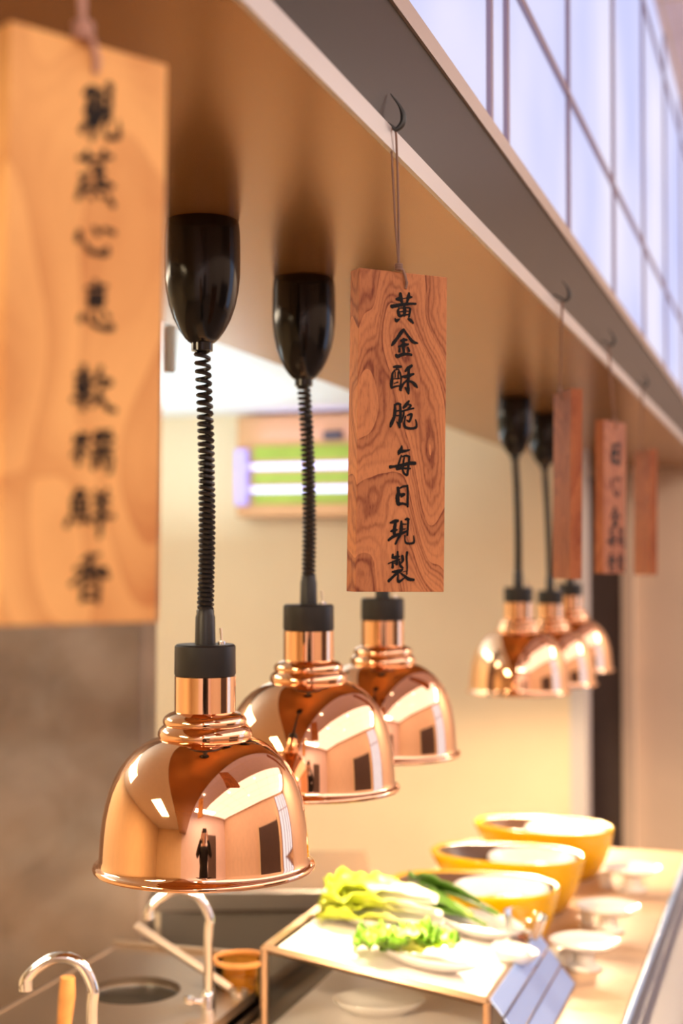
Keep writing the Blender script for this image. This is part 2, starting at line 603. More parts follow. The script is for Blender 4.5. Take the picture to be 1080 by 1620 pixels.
# downlights let into the hall ceiling
dl = Mesh()
for l, s in [(-0.3, -0.8), (-0.3, 1.2), (-1.6, 0.2), (-1.6, 2.4), (-3.0, 1.2), (-0.5, -2.4)]:
    dl.lathe([(0.0, -0.004), (0.06, -0.004), (0.06, 0.002)], 20, (-l, s, 0))
dl.build('ceiling_downlight_discs', M['downlight'], None, W(0, 0, 3.548), -PSI, kind='structure')
# grey-brown stone pier on the kitchen side
c0 = at(222, 1200, 3.45)
pier = Mesh().box(-1.3, 0, 0, 0.3, 0, KC)
pier.build('column_1', M['column'], None, (c0.x, c0.y, 0), 0.0, kind='structure', bevel=0.01)

# counter
rbox('countertop', 0.955, 0.312, 0.7, 4.22, CT - 0.04, CT, M['counter'], kind='structure', bevel=0.004)
rbox('counter_front_wall', 0.95, 0.36, 0.75, 4.18, 0, CT - 0.04, M['counter_body'])

# ------------------------------------------------------------------ tray rail along the counter's outer edge
rail = empty('tray_rail', W(0.26, 2.4, CT - 0.06), -PSI)
tag(rail, 'grey steel tray rail running along the outer edge of the tan counter', 'rail')
Mesh().box(-0.050, 0.066, -1.7, 1.80, 0.0, 0.035).build('shelf', M['rail_grey'], rail, bevel=0.003)
Mesh().tube([(0.066, -1.7, 0.045), (0.066, 1.8, 0.045)], 0.011, 10).build('edge_tube', M['edge_blue_sheen'], rail, smooth=True)
Mesh().tube([(-0.045, -1.7, 0.062), (-0.045, 1.8, 0.062)], 0.006, 10).build('edge_strip', M['edge_blue_sheen'], rail, smooth=True)

# ------------------------------------------------------------------ heat lamps
PX = 0.000837
rnd = random.Random(3)


def coil(path, R, r, turns_at, n=10, m=6):     # helix round a path; turns_at(t) = turns up to t
    P = spline(path, 10)
    pts = []
    total = turns_at(1.0)
    steps = int(total * n)
    for i in range(steps + 1):
        t = i / steps
        a = 2 * math.pi * turns_at(t)
        x = t * (len(P) - 1)
        k = min(int(x), len(P) - 2)
        q = Vector(P[k]).lerp(Vector(P[k + 1]), x - k)
        pts.append(q + Vector((R * math.cos(a), R * math.sin(a), 0)))
    return Mesh().tube(pts, r, m)


def heat_lamp(xc, xh, ycap, d, label, bend, loose, power):
    can = at(xc, 880, d)
    can.z = SOFFIT
    cap_top = at(xh, ycap, d)
    zrim = cap_top.z - 345 * PX
    root = empty('heat_lamp', can)
    tag(root, label, 'heat lamp', 'copper dome heat lamps hung from the bulkhead')
    # ceiling canopy, a black bullet
    cp = [(0.0, 0), (57, 0), (58.5, -4), (60, -22), (60.5, -60), (60, -88), (57.5, -112), (53, -134), (46, -155), (37, -173), (27, -187), (21, -193), (17, -195), (17, -207), (0.0, -207)]
    Mesh().lathe([(r * PX, z * PX) for r, z in cp], 40).build('canopy', M['black_plastic'], root, smooth=True)
    h = Vector((cap_top.x - can.x, cap_top.y - can.y, zrim - SOFFIT))   # rim centre in lamp space
    top = Vector((0, 0, -205 * PX))
    grip = h + Vector((0, 0, 398 * PX))
    mid = top.lerp(grip, 0.5) + Vector((bend, 0, 0))
    L = (top - grip).length
    turns = L / 0.0078
    coil([top, top.lerp(mid, 0.5) + Vector((bend * 0.25, 0, 0)), mid, mid.lerp(grip, 0.5) + Vector((bend * 0.3, 0, 0)), grip],
         0.0088, 0.0030, (lambda t: turns * (t * (1 - loose) + loose * t * t))).build('coiled_cord', M['black_cord'], root, smooth=True)
    Mesh().lathe([(r * PX, z * PX) for r, z in [(0.0, 402), (11, 402), (14, 398), (14, 392), (15.5, 388), (16.5, 344), (0.0, 344)]], 24,
                 h).build('cord_grip', M['black_matt'], root, smooth=True)
    capo = Mesh().lathe([(r * PX, z * PX) for r, z in [(0.0, 345), (45, 345), (48, 342), (48.5, 299), (47, 296), (0.0, 296)]], 40, h).build('socket_cap', M['black_matt'], root, smooth=True)
    sw = Mesh()
    sb = h + Vector((27 * PX, -12 * PX, 345 * PX))
    sw.lathe([(0.0, 0), (6 * PX, 0), (6 * PX, 5 * PX), (0, 6 * PX)], 12, sb)
    sw.tube([sb + Vector((0, 0, 4 * PX)), sb + Vector((-1.5 * PX, 0, 26 * PX))], [1.6 * PX, 2.4 * PX], 8)
    sw.build('toggle_switch', M['chrome'], capo, smooth=True)
    Mesh().lathe([(r * PX, z * PX) for r, z in [(46, 296), (48, 295), (48, 236), (46, 234)]], 48, h).build('neck', M['copper'], root, smooth=True)
    # spun dome with stepped collar and rolled rim: outer profile then inner one
    outer = [(46, 240), (50, 239), (57, 236), (63, 232), (66, 227), (66, 222), (64.5, 219), (67, 217), (71, 213), (73.5, 208), (74, 203), (72.5, 199), (75, 198), (86, 194),
             (98, 187), (110, 178), (122, 166), (133, 152), (142, 136), (149, 119), (154.5, 100), (159, 78), (162, 55), (163.8, 32), (164.5, 16), (165.5, 9), (168, 5), (171, 4),
             (173.5, 2), (174.5, -1), (173.5, -4.5), (170.5, -5.5), (167.5, -4)]
    inner = [(163, 2), (162.5, 16), (161, 40), (157, 78), (147, 117), (131, 150), (108, 175), (74, 194), (46, 205), (0.0, 206)]
    Mesh().lathe([(r * PX, z * PX) for r, z in outer + inner], 96, h).build('shade', M['copper'], root, smooth=True)
    Mesh().lathe([(r * PX, z * PX) for r, z in [(0.0, 205), (16, 200), (17, 160), (30, 130), (44, 100), (48, 85), (45, 72), (30, 60), (0.0, 55)]], 24, h).build('bulb', M['bulb'], root, smooth=True)
    ld = bpy.data.lights.new('bulb_light', 'SPOT')
    ld.energy = power
    ld.color = (1.0, 0.72, 0.44)
    ld.spot_size = math.radians(172)
    ld.spot_blend = 0.25
    ld.shadow_soft_size = 0.035
    lo = bpy.data.objects.new('bulb_light', ld)
    COL.objects.link(lo)
    lo.parent = root
    lo.location = h + Vector((0, 0, 48 * PX))
    return root


LAMPS = [
    (318.5, 324.5, 1019, 1.884, 'copper dome heat lamp on a coiled cord, beside the large sign above the faucets', 0.004, 0.35),
    (480, 488, 956, 2.273, 'copper dome heat lamp between the faucet-side lamp and the figured wooden sign', 0.004, 0.1),
    (598, 605, 946, 2.677, 'copper dome heat lamp whose cord is hidden by the figured wooden sign', 0.003, 0.1),
    (815, 819.5, 929, 3.98, 'copper dome heat lamp of the far trio whose whole cord shows against cream wall', 0.003, 0.1),
    (862, 870, 934, 4.447, 'copper dome heat lamp in the middle of the far trio of lamps', 0.002, 0.1),
    (893, 901.5, 923, 4.82, 'copper dome heat lamp last of the far trio, under the edge-on wooden sign', 0.002, 0.1),
]
for i, a in enumerate(LAMPS):
    heat_lamp(*a, (26, 28, 28, 46, 50, 58)[i])

# ------------------------------------------------------------------ brush writing: strokes traced as (x, y, half width)
G = {}
G['huang'] = [[(360,130,30),(370,220,38),(390,320,28)],[(275,255,25),(340,250,38),(400,245,22)],[(400,245,8),(500,225,12)],[(545,120,22),(535,200,35),(500,320,22)],
 [(500,230,18),(560,210,28),(610,205,14)],[(170,415,38),(300,390,36),(450,365,32),(560,350,25),(690,350,22)],[(330,450,18),(310,520,30),(335,600,35),(370,630,22)],
 [(330,450,12),(430,440,14),(530,435,16),(575,460,20)],[(575,460,20),(560,550,22),(540,640,18)],[(445,400,25),(450,500,38),(445,610,25)],[(340,530,14),(430,515,14),(540,510,10)],
 [(345,620,25),(440,595,18),(530,585,14)],[(245,675,15),(275,720,32),(345,680,14)],[(520,675,16),(570,700,32),(630,765,22)]]
G['jin'] = [[(430,905,25),(370,980,38),(290,1100,32),(220,1190,36),(175,1255,20)],[(440,910,18),(480,980,22),(560,1090,26),(630,1170,34),(730,1200,16)],[(370,1150,22),(430,1130,30),(500,1130,20)],
 [(430,1110,28),(420,1250,34),(435,1420,30)],[(320,1280,18),(430,1240,32),(530,1225,20)],[(340,1320,20),(335,1385,26)],[(520,1290,18),(545,1370,26)],
 [(265,1460,30),(300,1485,36),(400,1445,30),(520,1435,26),(595,1450,24)]]
G['su'] = [[(210,165,18),(280,155,32),(375,155,24)],[(275,190,15),(270,230,10)],[(240,230,14),(190,310,22),(180,420,30),(165,540,32),(170,620,20)],[(230,240,10),(310,215,14),(350,300,18)],
 [(350,280,18),(375,400,18),(365,520,18),(360,640,34),(375,670,16)],[(245,270,10),(245,390,12)],[(310,270,14),(310,390,16)],[(215,420,10),(340,410,12)],[(220,520,8),(300,490,16)],
 [(175,610,20),(260,580,18),(330,570,14)],[(460,250,20),(520,190,36),(600,130,28)],[(540,200,20),(530,350,32),(520,500,24),(525,640,30),(530,740,14)],[(455,600,14),(490,650,26),(530,720,24)],
 [(390,370,18),(500,360,36),(640,305,22)],[(510,440,24),(430,510,22),(370,600,30)],[(530,460,18),(600,480,26),(670,540,36),(720,600,14)]]
G['cui'] = [[(240,980,20),(240,1120,34),(220,1250,32),(170,1370,38),(145,1450,20)],[(230,985,20),(300,950,24),(360,970,24)],[(350,970,24),(360,1150,30),(340,1330,30),(340,1460,22)],[(280,1340,12),(340,1440,26)],
 [(270,1110,14),(340,1100,16)],[(270,1210,14),(340,1200,14)],[(540,890,18),(480,970,36),(420,1040,24)],[(510,960,14),(580,985,20),(520,1060,20)],[(380,1120,18),(480,1085,18),(640,1045,16)],
 [(430,1110,18),(420,1200,20),(370,1350,16)],[(500,1200,14),(590,1170,24),(580,1250,24),(540,1330,22),(490,1300,10)],[(460,1220,16),(440,1360,20),(460,1450,28),(560,1480,24),(680,1460,26),(700,1390,20),(680,1290,12)]]
G['mei'] = [[(385,100,14),(370,170,34),(330,240,40),(310,290,14)],[(370,220,36),(470,205,24),(545,185,16)],[(375,300,12),(350,380,18),(320,480,22),(280,590,30)],[(360,340,12),(470,310,20),(540,330,24)],
 [(540,330,24),(535,430,22),(520,560,24),(500,720,24)],[(440,350,14),(420,430,20),(420,560,14)],[(135,555,34),(220,545,26),(400,510,34),(560,470,34),(665,470,36)],[(280,600,26),(400,580,22),(565,585,16)],
 [(400,620,20),(430,690,24),(490,735,20)]]
G['ri'] = [[(300,1000,32),(310,1100,36),(290,1200,44),(300,1330,40),(320,1380,16)],[(340,1010,16),(410,970,20),(500,960,22)],[(500,950,22),(510,1100,22),(505,1250,26),(505,1400,22)],
 [(330,1150,26),(440,1135,24),(370,1190,18)],[(310,1350,30),(400,1335,24),(500,1360,24)]]
G['xian_now'] = [[(140,265,18),(230,235,38),(300,220,28)],[(250,240,28),(225,400,40),(220,500,34)],[(150,445,18),(220,430,38),(290,410,10)],[(100,640,24),(170,580,30),(280,520,28),(340,500,20)],
 [(370,230,22),(370,360,34),(350,500,34),(300,600,24),(245,715,22)],[(400,290,14),(470,290,12)],[(400,400,12),(460,390,10)],[(350,510,20),(420,470,24),(480,440,18)],[(450,195,14),(490,180,30),(530,190,24)],
 [(515,190,24),(510,350,22),(495,530,20)],[(445,530,14),(445,620,14),(470,690,22),(560,700,20),(630,680,24),(640,620,18),(630,530,8)]]
G['zhi'] = [[(290,880,20),(290,1000,26),(270,1150,26)],[(190,940,22),(190,1010,30)],[(190,1010,26),(260,1000,36),(330,980,14)],[(90,1140,12),(180,1100,14),(260,1070,20),(340,1040,12)],[(190,1080,14),(185,1220,30)],
 [(185,1130,12),(300,1120,12)],[(390,970,30),(400,1060,30),(370,1120,14)],[(490,890,26),(480,1000,22),(490,1200,16),(485,1360,14)],[(330,1080,16),(350,1180,26),(400,1225,22)],[(180,1310,18),(310,1300,40),(400,1260,14)],
 [(400,1310,8),(500,1280,8)],[(310,1310,28),(200,1410,26),(100,1510,30)],[(300,1370,14),(290,1470,22),(320,1520,28),(430,1440,14)],[(360,1340,16),(440,1400,26),(520,1460,34),(630,1475,26)]]
G['zheng'] = [[(200,950,26),(380,940,14),(560,930,20)],[(290,880,26),(300,990,26)],[(480,870,24),(460,970,24)],[(330,1040,18),(450,1030,18),(400,1090,18)],[(400,1080,24),(395,1230,20)],[(220,1140,18),(300,1130,20),(210,1260,20)],
 [(480,1090,18),(430,1150,16),(560,1250,24)],[(230,1270,22),(400,1265,24),(580,1245,18)],[(220,1320,30),(190,1380,22)],[(330,1340,20),(340,1380,18)],[(430,1330,18),(450,1370,18)],[(520,1360,24),(580,1450,26)]]
G['xin'] = [[(210,180,24),(200,270,34)],[(270,300,14),(320,380,26),(400,410,22),(500,400,34),(520,340,14)],[(370,140,20),(410,190,34)],[(480,150,20),(590,190,24)]]
G['yi'] = [[(390,710,24),(390,760,20)],[(290,790,18),(500,760,24)],[(320,850,18),(480,830,20)],[(320,890,22),(330,980,24)],[(320,890,18),(470,880,20),(450,980,22)],[(330,935,14),(450,930,14)],[(330,980,16),(450,975,16)],
 [(250,1080,28),(230,1130,24)],[(320,1060,16),(350,1150,20),(450,1200,24),(570,1200,28),(560,1150,12)],[(410,1060,18),(430,1100,20)],[(500,1050,18),(530,1090,22)]]
G['ruan'] = [[(180,230,18),(340,220,18)],[(200,290,18),(200,410,20)],[(200,290,16),(330,280,16),(330,410,18)],[(200,350,14),(330,345,14)],[(200,410,16),(330,400,16)],[(150,490,22),(360,460,20)],[(270,130,30),(260,350,28),(260,590,26)],
 [(450,140,24),(420,250,22),(380,310,16)],[(420,250,18),(560,290,24),(500,340,16)],[(460,330,18),(430,440,22),(360,560,16)],[(440,420,20),(520,560,26),(610,590,24)]]
G['nuo'] = [[(170,940,20),(330,930,18)],[(250,850,26),(230,1000,28),(220,1170,24)],[(180,880,18),(210,920,18)],[(310,850,18),(280,910,16)],[(240,980,16),(150,1080,16)],[(250,990,14),(320,1060,16)],[(400,830,18),(560,810,18)],
 [(380,870,16),(380,920,14)],[(380,880,16),(580,870,18),(560,920,14)],[(470,820,18),(460,970,16)],[(410,920,10),(440,930,10)],[(510,920,10),(540,930,10)],[(370,1000,18),(590,980,18)],[(460,1000,16),(440,1050,14)],
 [(380,1060,18),(370,1210,20)],[(380,1060,16),(560,1050,18),(560,1230,20),(530,1250,14)],[(440,1070,16),(440,1190,16)],[(500,1060,14),(500,1180,14)]]
G['xian_fresh'] = [[(230,80,22),(170,180,22)],[(210,120,16),(290,110,18),(260,170,14)],[(160,200,18),(160,350,18)],[(160,200,16),(300,190,16),(300,340,18)],[(160,270,14),(300,265,14)],[(230,190,18),(230,340,18)],[(160,345,16),(300,335,16)],
 [(130,400,24),(90,480,22)],[(200,390,16),(220,440,18)],[(260,390,16),(280,430,16)],[(310,380,18),(350,440,20)],[(400,100,18),(430,150,16)],[(530,80,18),(490,150,16)],[(390,190,16),(550,170,18)],[(400,270,16),(540,255,18)],
 [(370,380,18),(590,360,22)],[(460,150,26),(460,350,30),(445,580,18)]]
G['xiang'] = [[(440,770,18),(340,800,22),(260,830,14)],[(200,930,24),(520,920,24)],[(340,780,26),(345,1000,24)],[(330,930,18),(230,1020,18),(150,1090,22)],[(370,930,16),(450,980,20),(540,990,26)],[(270,1060,20),(270,1260,24)],
 [(270,1060,18),(430,1050,20),(430,1270,22)],[(270,1150,14),(430,1150,14)],[(270,1240,16),(430,1235,16)]]


def brush(strokes, mapper, wscale, y_front, lift=0.0005):
    """mapper: (x, y) -> (u, w) on the board's face in metres; wscale: half width -> metres."""
    vs_, fs = [], []
    for si, st in enumerate(strokes):
        pts = spline(st, 6) if len(st) > 2 else [tuple(a + (b - a) * k / 4 for a, b in zip(st[0], st[1])) for k in range(5)]
        P = [Vector(mapper(p[0], p[1])) for p in pts]
        R = [max(0.0003, p[2] * wscale) for p in pts]
        out_l, out_r = [], []
        for i, p in enumerate(P):
            t = (P[min(i + 1, len(P) - 1)] - P[max(i - 1, 0)])
            t = t.normalized() if t.length > 1e-9 else Vector((1, 0))
            nn = Vector((-t.y, t.x))
            j = 1 + 0.12 * math.sin(i * 2.3 + si * 1.7)
            out_l.append(p + nn * R[i] * j)
            out_r.append(p - nn * R[i] * (2 - j))
        t0 = (P[0] - P[1]).normalized()
        t1 = (P[-1] - P[-2]).normalized()
        n0, n1 = Vector((-t0.y, t0.x)), Vector((-t1.y, t1.x))
        head = [P[0] + t0 * R[0] * 0.8 * math.cos(a) - n0 * R[0] * math.sin(a) for a in (-0.9, -0.3, 0.4, 1.0)]
        tail = [P[-1] + t1 * R[-1] * 0.8 * math.cos(a) - n1 * R[-1] * math.sin(a) for a in (-0.9, -0.3, 0.4, 1.0)]
        yy = y_front - lift - si * 0.00001
        k = len(vs_)
        n = len(P)
        for a, b in zip(out_l, out_r):
            vs_ += [(a.x, yy, a.y), (b.x, yy, b.y)]
        for i in range(n - 1):
            fs.append((k + 2 * i, k + 2 * i + 1, k + 2 * i + 3, k + 2 * i + 2))
        for cap_, (ia, ib) in ((head, (k, k + 1)), (tail, (k + 2 * n - 2, k + 2 * n - 1))):
            kk = len(vs_)
            vs_ += [(c.x, yy, c.y) for c in cap_]
            a0, b0 = Vector(vs_[ia]), Vector(vs_[ib])
            q = [kk, kk + 1, kk + 2, kk + 3]
            if (Vector(vs_[kk]) - a0).length < (Vector(vs_[kk]) - b0).length:
                fs.append((ia, *q, ib))
            else:
                fs.append((ib, *q, ia))
    return vs_, fs


def characters(parent, jobs, y_front):
    for strokes, mapper, wscale in jobs:
        v, f = brush(strokes, mapper, wscale, y_front)
        me_o = obj('character', v, f, M['ink'], parent)
        md = me_o.modifiers.new('thickness', 'SOLIDIFY')
        md.thickness = 0.0004
        md.offset = 0


BW, BH, BT = 0.1124, 0.361, 0.023              # all boards share one size


def sign(top, ang, tilt, m, label, jobs, cordm, hook_pt, cord_r, front_left=False):
    """top: world point at the middle of the board's top front edge."""
    o = empty('wooden_sign', top)
    o.rotation_mode = 'XYZ'
    R = Matrix.Rotation(tilt, 4, 'Y') @ Matrix.Rotation(ang, 4, 'Z')
    o.matrix_world = Matrix.Translation(top) @ R
    tag(o, label, 'sign', 'wooden signs hung along the bulkhead')
    b = Mesh().box(-BW / 2, BW / 2, 0, BT, -BH, 0)
    b.build('board', m, o, bevel=0.0008)
    hole = Vector((0.002, 0, -0.016))
    characters(o, jobs, 0.0)
    inv = (Matrix.Translation(top) @ R).inverted()
    hk = inv @ hook_pt
    knot = Vector((-0.008, -0.002, 0.005))
    s_ = Mesh()
    r = cord_r
    s_.tube([hole + Vector((0, -0.0005, -0.002)), hole + Vector((0.0, -0.003, 0.004)), Vector((-0.001, -0.0035, -0.003)), Vector((-0.003, -0.003, 0.002)), knot], r * 1.3, 8)
    for i in range(3):
        s_.tube([knot + Vector((math.cos(a) * r * 2.6, math.sin(a) * r * 2.6, (i - 1) * r * 1.9)) for a in [2 * math.pi * q / 10 for q in range(11)]], r * 1.2, 6)
    g = 0.0032 if r < 0.002 else 0.006
    for dx in (-g, g):
        s_.tube(spline([knot, knot.lerp(hk, 0.35) + Vector((dx * 0.7, 0, 0)), knot.lerp(hk, 0.8) + Vector((dx, 0, 0)), hk + Vector((dx, 0, -0.004)), hk + Vector((dx * 0.2, 0, 0.001))], 5), r, 8)
    s_.build('hanging_cord', cordm, o, smooth=True)
    return o


def hook(pts_px, d, label, scale_pts=None):
    base = at(*pts_px[0], d)
    P = [at(x, y, d) - base for x, y in pts_px]
    out = W(-1, 0, 0)
    for i, p in enumerate(P):
        P[i] = p + out * (0.0014 * min(i, 3))
    P[0] = P[0] - out * 0.008
    rr = [0.0014, 0.0016, 0.0026, 0.0036, 0.0034, 0.0018, 0.0006]
    Q = spline([(*p, r) for p, r in zip(P, rr)], 6)
    o = Mesh().tube([q[:3] for q in Q], [max(0.0006, q[3]) for q in Q], 10).build('hook', M['hook'], None, base, smooth=True)
    tag(o, label, 'hook', 'steel hooks under the bulkhead edge')
    return o


def quad_map(c, ox, oy, sc):
    """photograph pixel quad of a face (tl, tr, br, bl) -> metres on that face."""
    tl, tr, br, bl = c

    def f(x, y):
        px, py = ox + x / sc, oy + y / sc
        v = 0.5
        for _ in range(8):
            lx, ly = tl[0] + (bl[0] - tl[0]) * v, tl[1] + (bl[1] - tl[1]) * v
            rx, ry = tr[0] + (br[0] - tr[0]) * v, tr[1] + (br[1] - tr[1]) * v
            u = (px - lx) / (rx - lx)
            ey = ly + (ry - ly) * u
            ty, by = tl[1] + (tr[1] - tl[1]) * u, bl[1] + (br[1] - bl[1]) * u
            v = (py - ty) / (by - ty)
        return ((u - 0.5) * BW, -v * BH)
    return f


def flat_map(x0, y0, x1, y1, u0, v0, u1, v1):
    def f(x, y):
        return (u0 + (x - x0) / (x1 - x0) * (u1 - u0), v0 + (y - y0) / (y1 - y0) * (v1 - v0))
    return f


# figured sign in focus: eight characters
c2 = ((567.9, 424.4), (707.8, 437.7), (699.9, 937.7), (561.8, 939.7))
w2 = 0.0722 / 100 * 1.0
jobs2 = []
for ox, oy, names in ((605, 455, ('huang', 'jin')), (605, 570, ('su', 'cui')), (605, 700, ('mei', 'ri')), (605, 810, ('xian_now', 'zhi'))):
    for nme in names:
        jobs2.append((G[nme], quad_map(c2, ox, oy, 13.5), 1.60 * 1.12 / 2250 / 13.5))
tl2, tr2 = at(567.9, 424.4, 1.576), at(707.8, 437.7, 1.6245)
ang2 = math.atan2(tr2.y - tl2.y, tr2.x - tl2.x)
mid2 = (tl2 + tr2) / 2
hk2 = at(622, 205, 1.545)
sign(mid2, ang2, math.radians(0.75), M['wood_mid'], 'wooden sign with figured grain and eight black characters, hanging in front of the third lamp', jobs2, M['cord'], hk2, 0.0013)
hook([(607, 186), (614, 197), (622, 205), (630, 197), (632, 184), (626, 168), (612, 149)], 1.545, 'curved steel hook holding the cord of the figured wooden sign')

# large sign close to the lens
c1 = ((13, 35), (268, 100), (254, 975), (4, 990))
jobs1 = []


def sub_map(f, bx0, by0, bx1, by1, x0, y0, x1, y1):
    def g(x, y):
        return f(x0 + (x - bx0) / (bx1 - bx0) * (x1 - x0), y0 + (y - by0) / (by1 - by0) * (y1 - y0))
    return g


k1 = 1.12 / 2250 / 6.75
f1 = quad_map(c1, 90, 110, 6.75)
jobs1.append(([[(x, y, w * 1.1) for x, y, w in st] for st in G['xian_now']], sub_map(f1, 90, 160, 650, 730, 215, 140, 645, 760), k1))
jobs1.append((G['zheng'], f1, k1))
f1 = quad_map(c1, 90, 340, 6.75)
jobs1 += [(G['xin'], f1, k1), (G['yi'], f1, k1)]
f1 = quad_map(c1, 90, 560, 6.75)
jobs1 += [(G['ruan'], f1, k1), (G['nuo'], f1, k1)]
f1 = quad_map(c1, 90, 760, 6.75)
jobs1 += [(G['xian_fresh'], f1, k1), (G['xiang'], f1, k1)]
tl1, tr1 = at(13, 35, 0.839), at(268, 100, 0.915)
ang1 = math.atan2(tr1.y - tl1.y, tr1.x - tl1.x)
mid1 = (tl1 + tr1) / 2
hk1 = at(119, -60, 0.885)
hk1.z = 2.185
sign(mid1, ang1, math.radians(0.75), M['wood_near'], 'large pale orange wooden sign in blurred close-up, cord running out of view', jobs1, M['cord_pale'], hk1, 0.0019)

# the three far signs
C72, C62, C66 = math.radians(-81.5), math.radians(51.8), math.radians(-78.4)


def corner_top(px, py, d, ang, right):
    c = at(px, py, d)
    off = (BW / 2) * (1 if right else -1)
    return c - Vector((math.cos(ang), math.sin(ang), 0)) * off


wt = 0.0042
far_jobs = []
cw, chh = 0.050, 0.044
for nme, bb, (uc, vc, sw_, sh_) in [('ri', (255, 950, 535, 1410), (0.004, -0.078, 0.046, 0.052)), ('xin', (170, 130, 610, 440), (0.004, -0.155, 0.048, 0.05)), ('jin', (170, 900, 730, 1510), (0.004, -0.228, 0.052, 0.05)),
                                ('mei', (130, 90, 690, 750), (-0.016, -0.276, 0.044, 0.05)), ('zheng', (170, 850, 620, 1480), (0.034, -0.276, 0.040, 0.05)),
                                ('xiang', (150, 760, 550, 1290), (-0.016, -0.335, 0.042, 0.046)), ('ruan', (140, 120, 630, 600), (0.034, -0.335, 0.040, 0.046))]:
    far_jobs.append((G[nme], flat_map(bb[0], bb[1], bb[2], bb[3], uc - sw_ / 2, vc + sh_ / 2, uc + sw_ / 2, vc - sh_ / 2), sw_ / (bb[2] - bb[0]) * 1.15))
h3 = atl(889, 478, FAS - 0.010)
sign(corner_top(903, 614, 2.68, C72, True), C72, math.radians(0.6), M['wood_far'], 'wooden sign turned edge-on, hanging over the far trio of lamps', [], M['cord'], h3, 0.0013)
h4 = atl(962, 548, FAS - 0.010)
sign(corner_top(955, 664, 3.33, C62, False), C62, math.radians(0.6), M['wood_far'], 'reddish wooden sign with blurred dark characters, hanging against the dark doorway', far_jobs, M['cord'], h4, 0.0013)
h5 = atl(1016, 612, FAS - 0.010)
sign(corner_top(1028, 710, 4.06, C66, True), C66, math.radians(0.6), M['wood_far'], 'dark red-brown narrow-looking wooden sign against the beige hall wall', [], M['cord'], h5, 0.0013)
HP = [(-15, -19), (-8, -8), (0, 0), (8, -8), (10, -21), (4, -37), (-10, -56)]
for hp, d_, lab in ((h3, 2.68, 'thin steel hook above the edge-on wooden sign'), (h4, 3.33, 'thin steel hook above the sign by the dark doorway'), (h5, 4.06, 'thin steel hook above the sign against the beige wall')):
    q = hp - Vector((0, 0, CAM_Z))
    px = 540 + FPX * q.x / q.y
    py = 810 - FPX * (q.z / q.y - math.tan(PITCH)) * 1.0
    k = 1.545 / d_
    hook([(px + x * k, py + y * k) for x, y in HP], hp.y, lab)

# ------------------------------------------------------------------ insect trap on the end wall
trap = empty('insect_trap', at(384, 800, 6.34))
trap.rotation_euler = (0, 0, -PSI)
tag(trap, 'wall insect trap with two glowing violet tubes and green boards on the cream wall', 'insect trap')
U = 6.34 / 2250
Mesh().box(-0.03, 0.62, -0.005, 0.03, -0.055, 0.40).build('housing', M['trap_body'], trap, bevel=0.01)
for z0, z1 in ((0.200, 0.262), (0.095, 0.145), (0.005, 0.062)):
    gb = Mesh().box(0.055, 0.60, -0.012, -0.006, z0, z1)
    gb.build('glue_board', M['green_board'], trap)
for z in (0.170, 0.068):
    tb = Mesh().tube([(0.055, -0.035, z), (0.60, -0.035, z)], 0.0125, 12).build('uv_tube', M['uv'], trap, smooth=True)
    Mesh().tube([(0.035, -0.035, z), (0.06, -0.035, z)], 0.014, 12).build('tube_holder', M['lav'], tb, smooth=True)
Mesh().box(-0.02, 0.035, -0.05, -0.005, 0.0, 0.25).build('end_bracket', M['lav'], trap, bevel=0.006)
Mesh().box(0.385, 0.47, -0.03, -0.006, 0.285, 0.32).build('name_plate', M['black_matt'], trap, bevel=0.003)
ul = bpy.data.lights.new('uv_glow', 'AREA')
ul.shape = 'RECTANGLE'
ul.size, ul.size_y = 0.5, 0.05
ul.energy = 0.25
ul.color = (0.5, 0.35, 1.0)
uo = bpy.data.objects.new('uv_glow', ul)
COL.objects.link(uo)
uo.parent = trap
uo.location = (0.32, -0.06, 0.30)
uo.rotation_euler = (math.radians(160), 0, 0)

# white spotlight hanging from the kitchen ceiling
p = at(268, 590, 3.6)
sp = empty('ceiling_spotlight', (p.x, p.y, KC))
tag(sp, 'small white cylinder spotlight on the kitchen ceiling beside the large sign', 'spotlight')
Mesh().lathe([(0.0, 0), (0.02, 0), (0.02, -0.012), (0.006, -0.014), (0.006, -0.06), (0.0, -0.06)], 20).build('stem', M['white'], sp, smooth=True)
zz = p.z - KC
Mesh().lathe([(0.0, -0.055), (0.016, -0.055), (0.018, -0.06), (0.018, zz), (0.015, zz + 0.002), (0.0, zz + 0.01)], 24).build('barrel', M['white'], sp, smooth=True)

# ------------------------------------------------------------------ display case with the vegetable plates
cs0, cs1 = 2.40, 2.90
cl0, cl1 = 0.914, 0.51
case = empty('display_case', W((cl0 + cl1) / 2, (cs0 + cs1) / 2, CT), -PSI)
tag(case, 'steel-framed glass display case holding the plates of vegetables on the counter', 'display case')
hl, hs = (cl0 - cl1) / 2, (cs1 - cs0) / 2
zh, zl = 0.150, 0.093


def bar(pts, r, name, m=M['steel'], parent=case):
    return Mesh().tube(pts, r, 4).build(name, m, parent)


fr = Mesh()
r_ = 0.0085
fr.tube([(-hl, -hs, zh), (hl, -hs, zl)], r_, 4)
fr.tube([(-hl, -hs, zh), (-hl, hs, zh)], r_, 4)
fr.tube([(hl, -hs, zl), (hl, hs, zl)], r_, 4)
fr.build('top_frame', M['case_steel'], case)
for x, y, z in ((-hl, -hs, zh), (-hl, hs, zh), (hl, -hs, zl), (hl, hs, zl)):
    Mesh().tube([(x, y, 0.0), (x, y, z)], 0.008, 8).build('post', M['case_steel'], case)


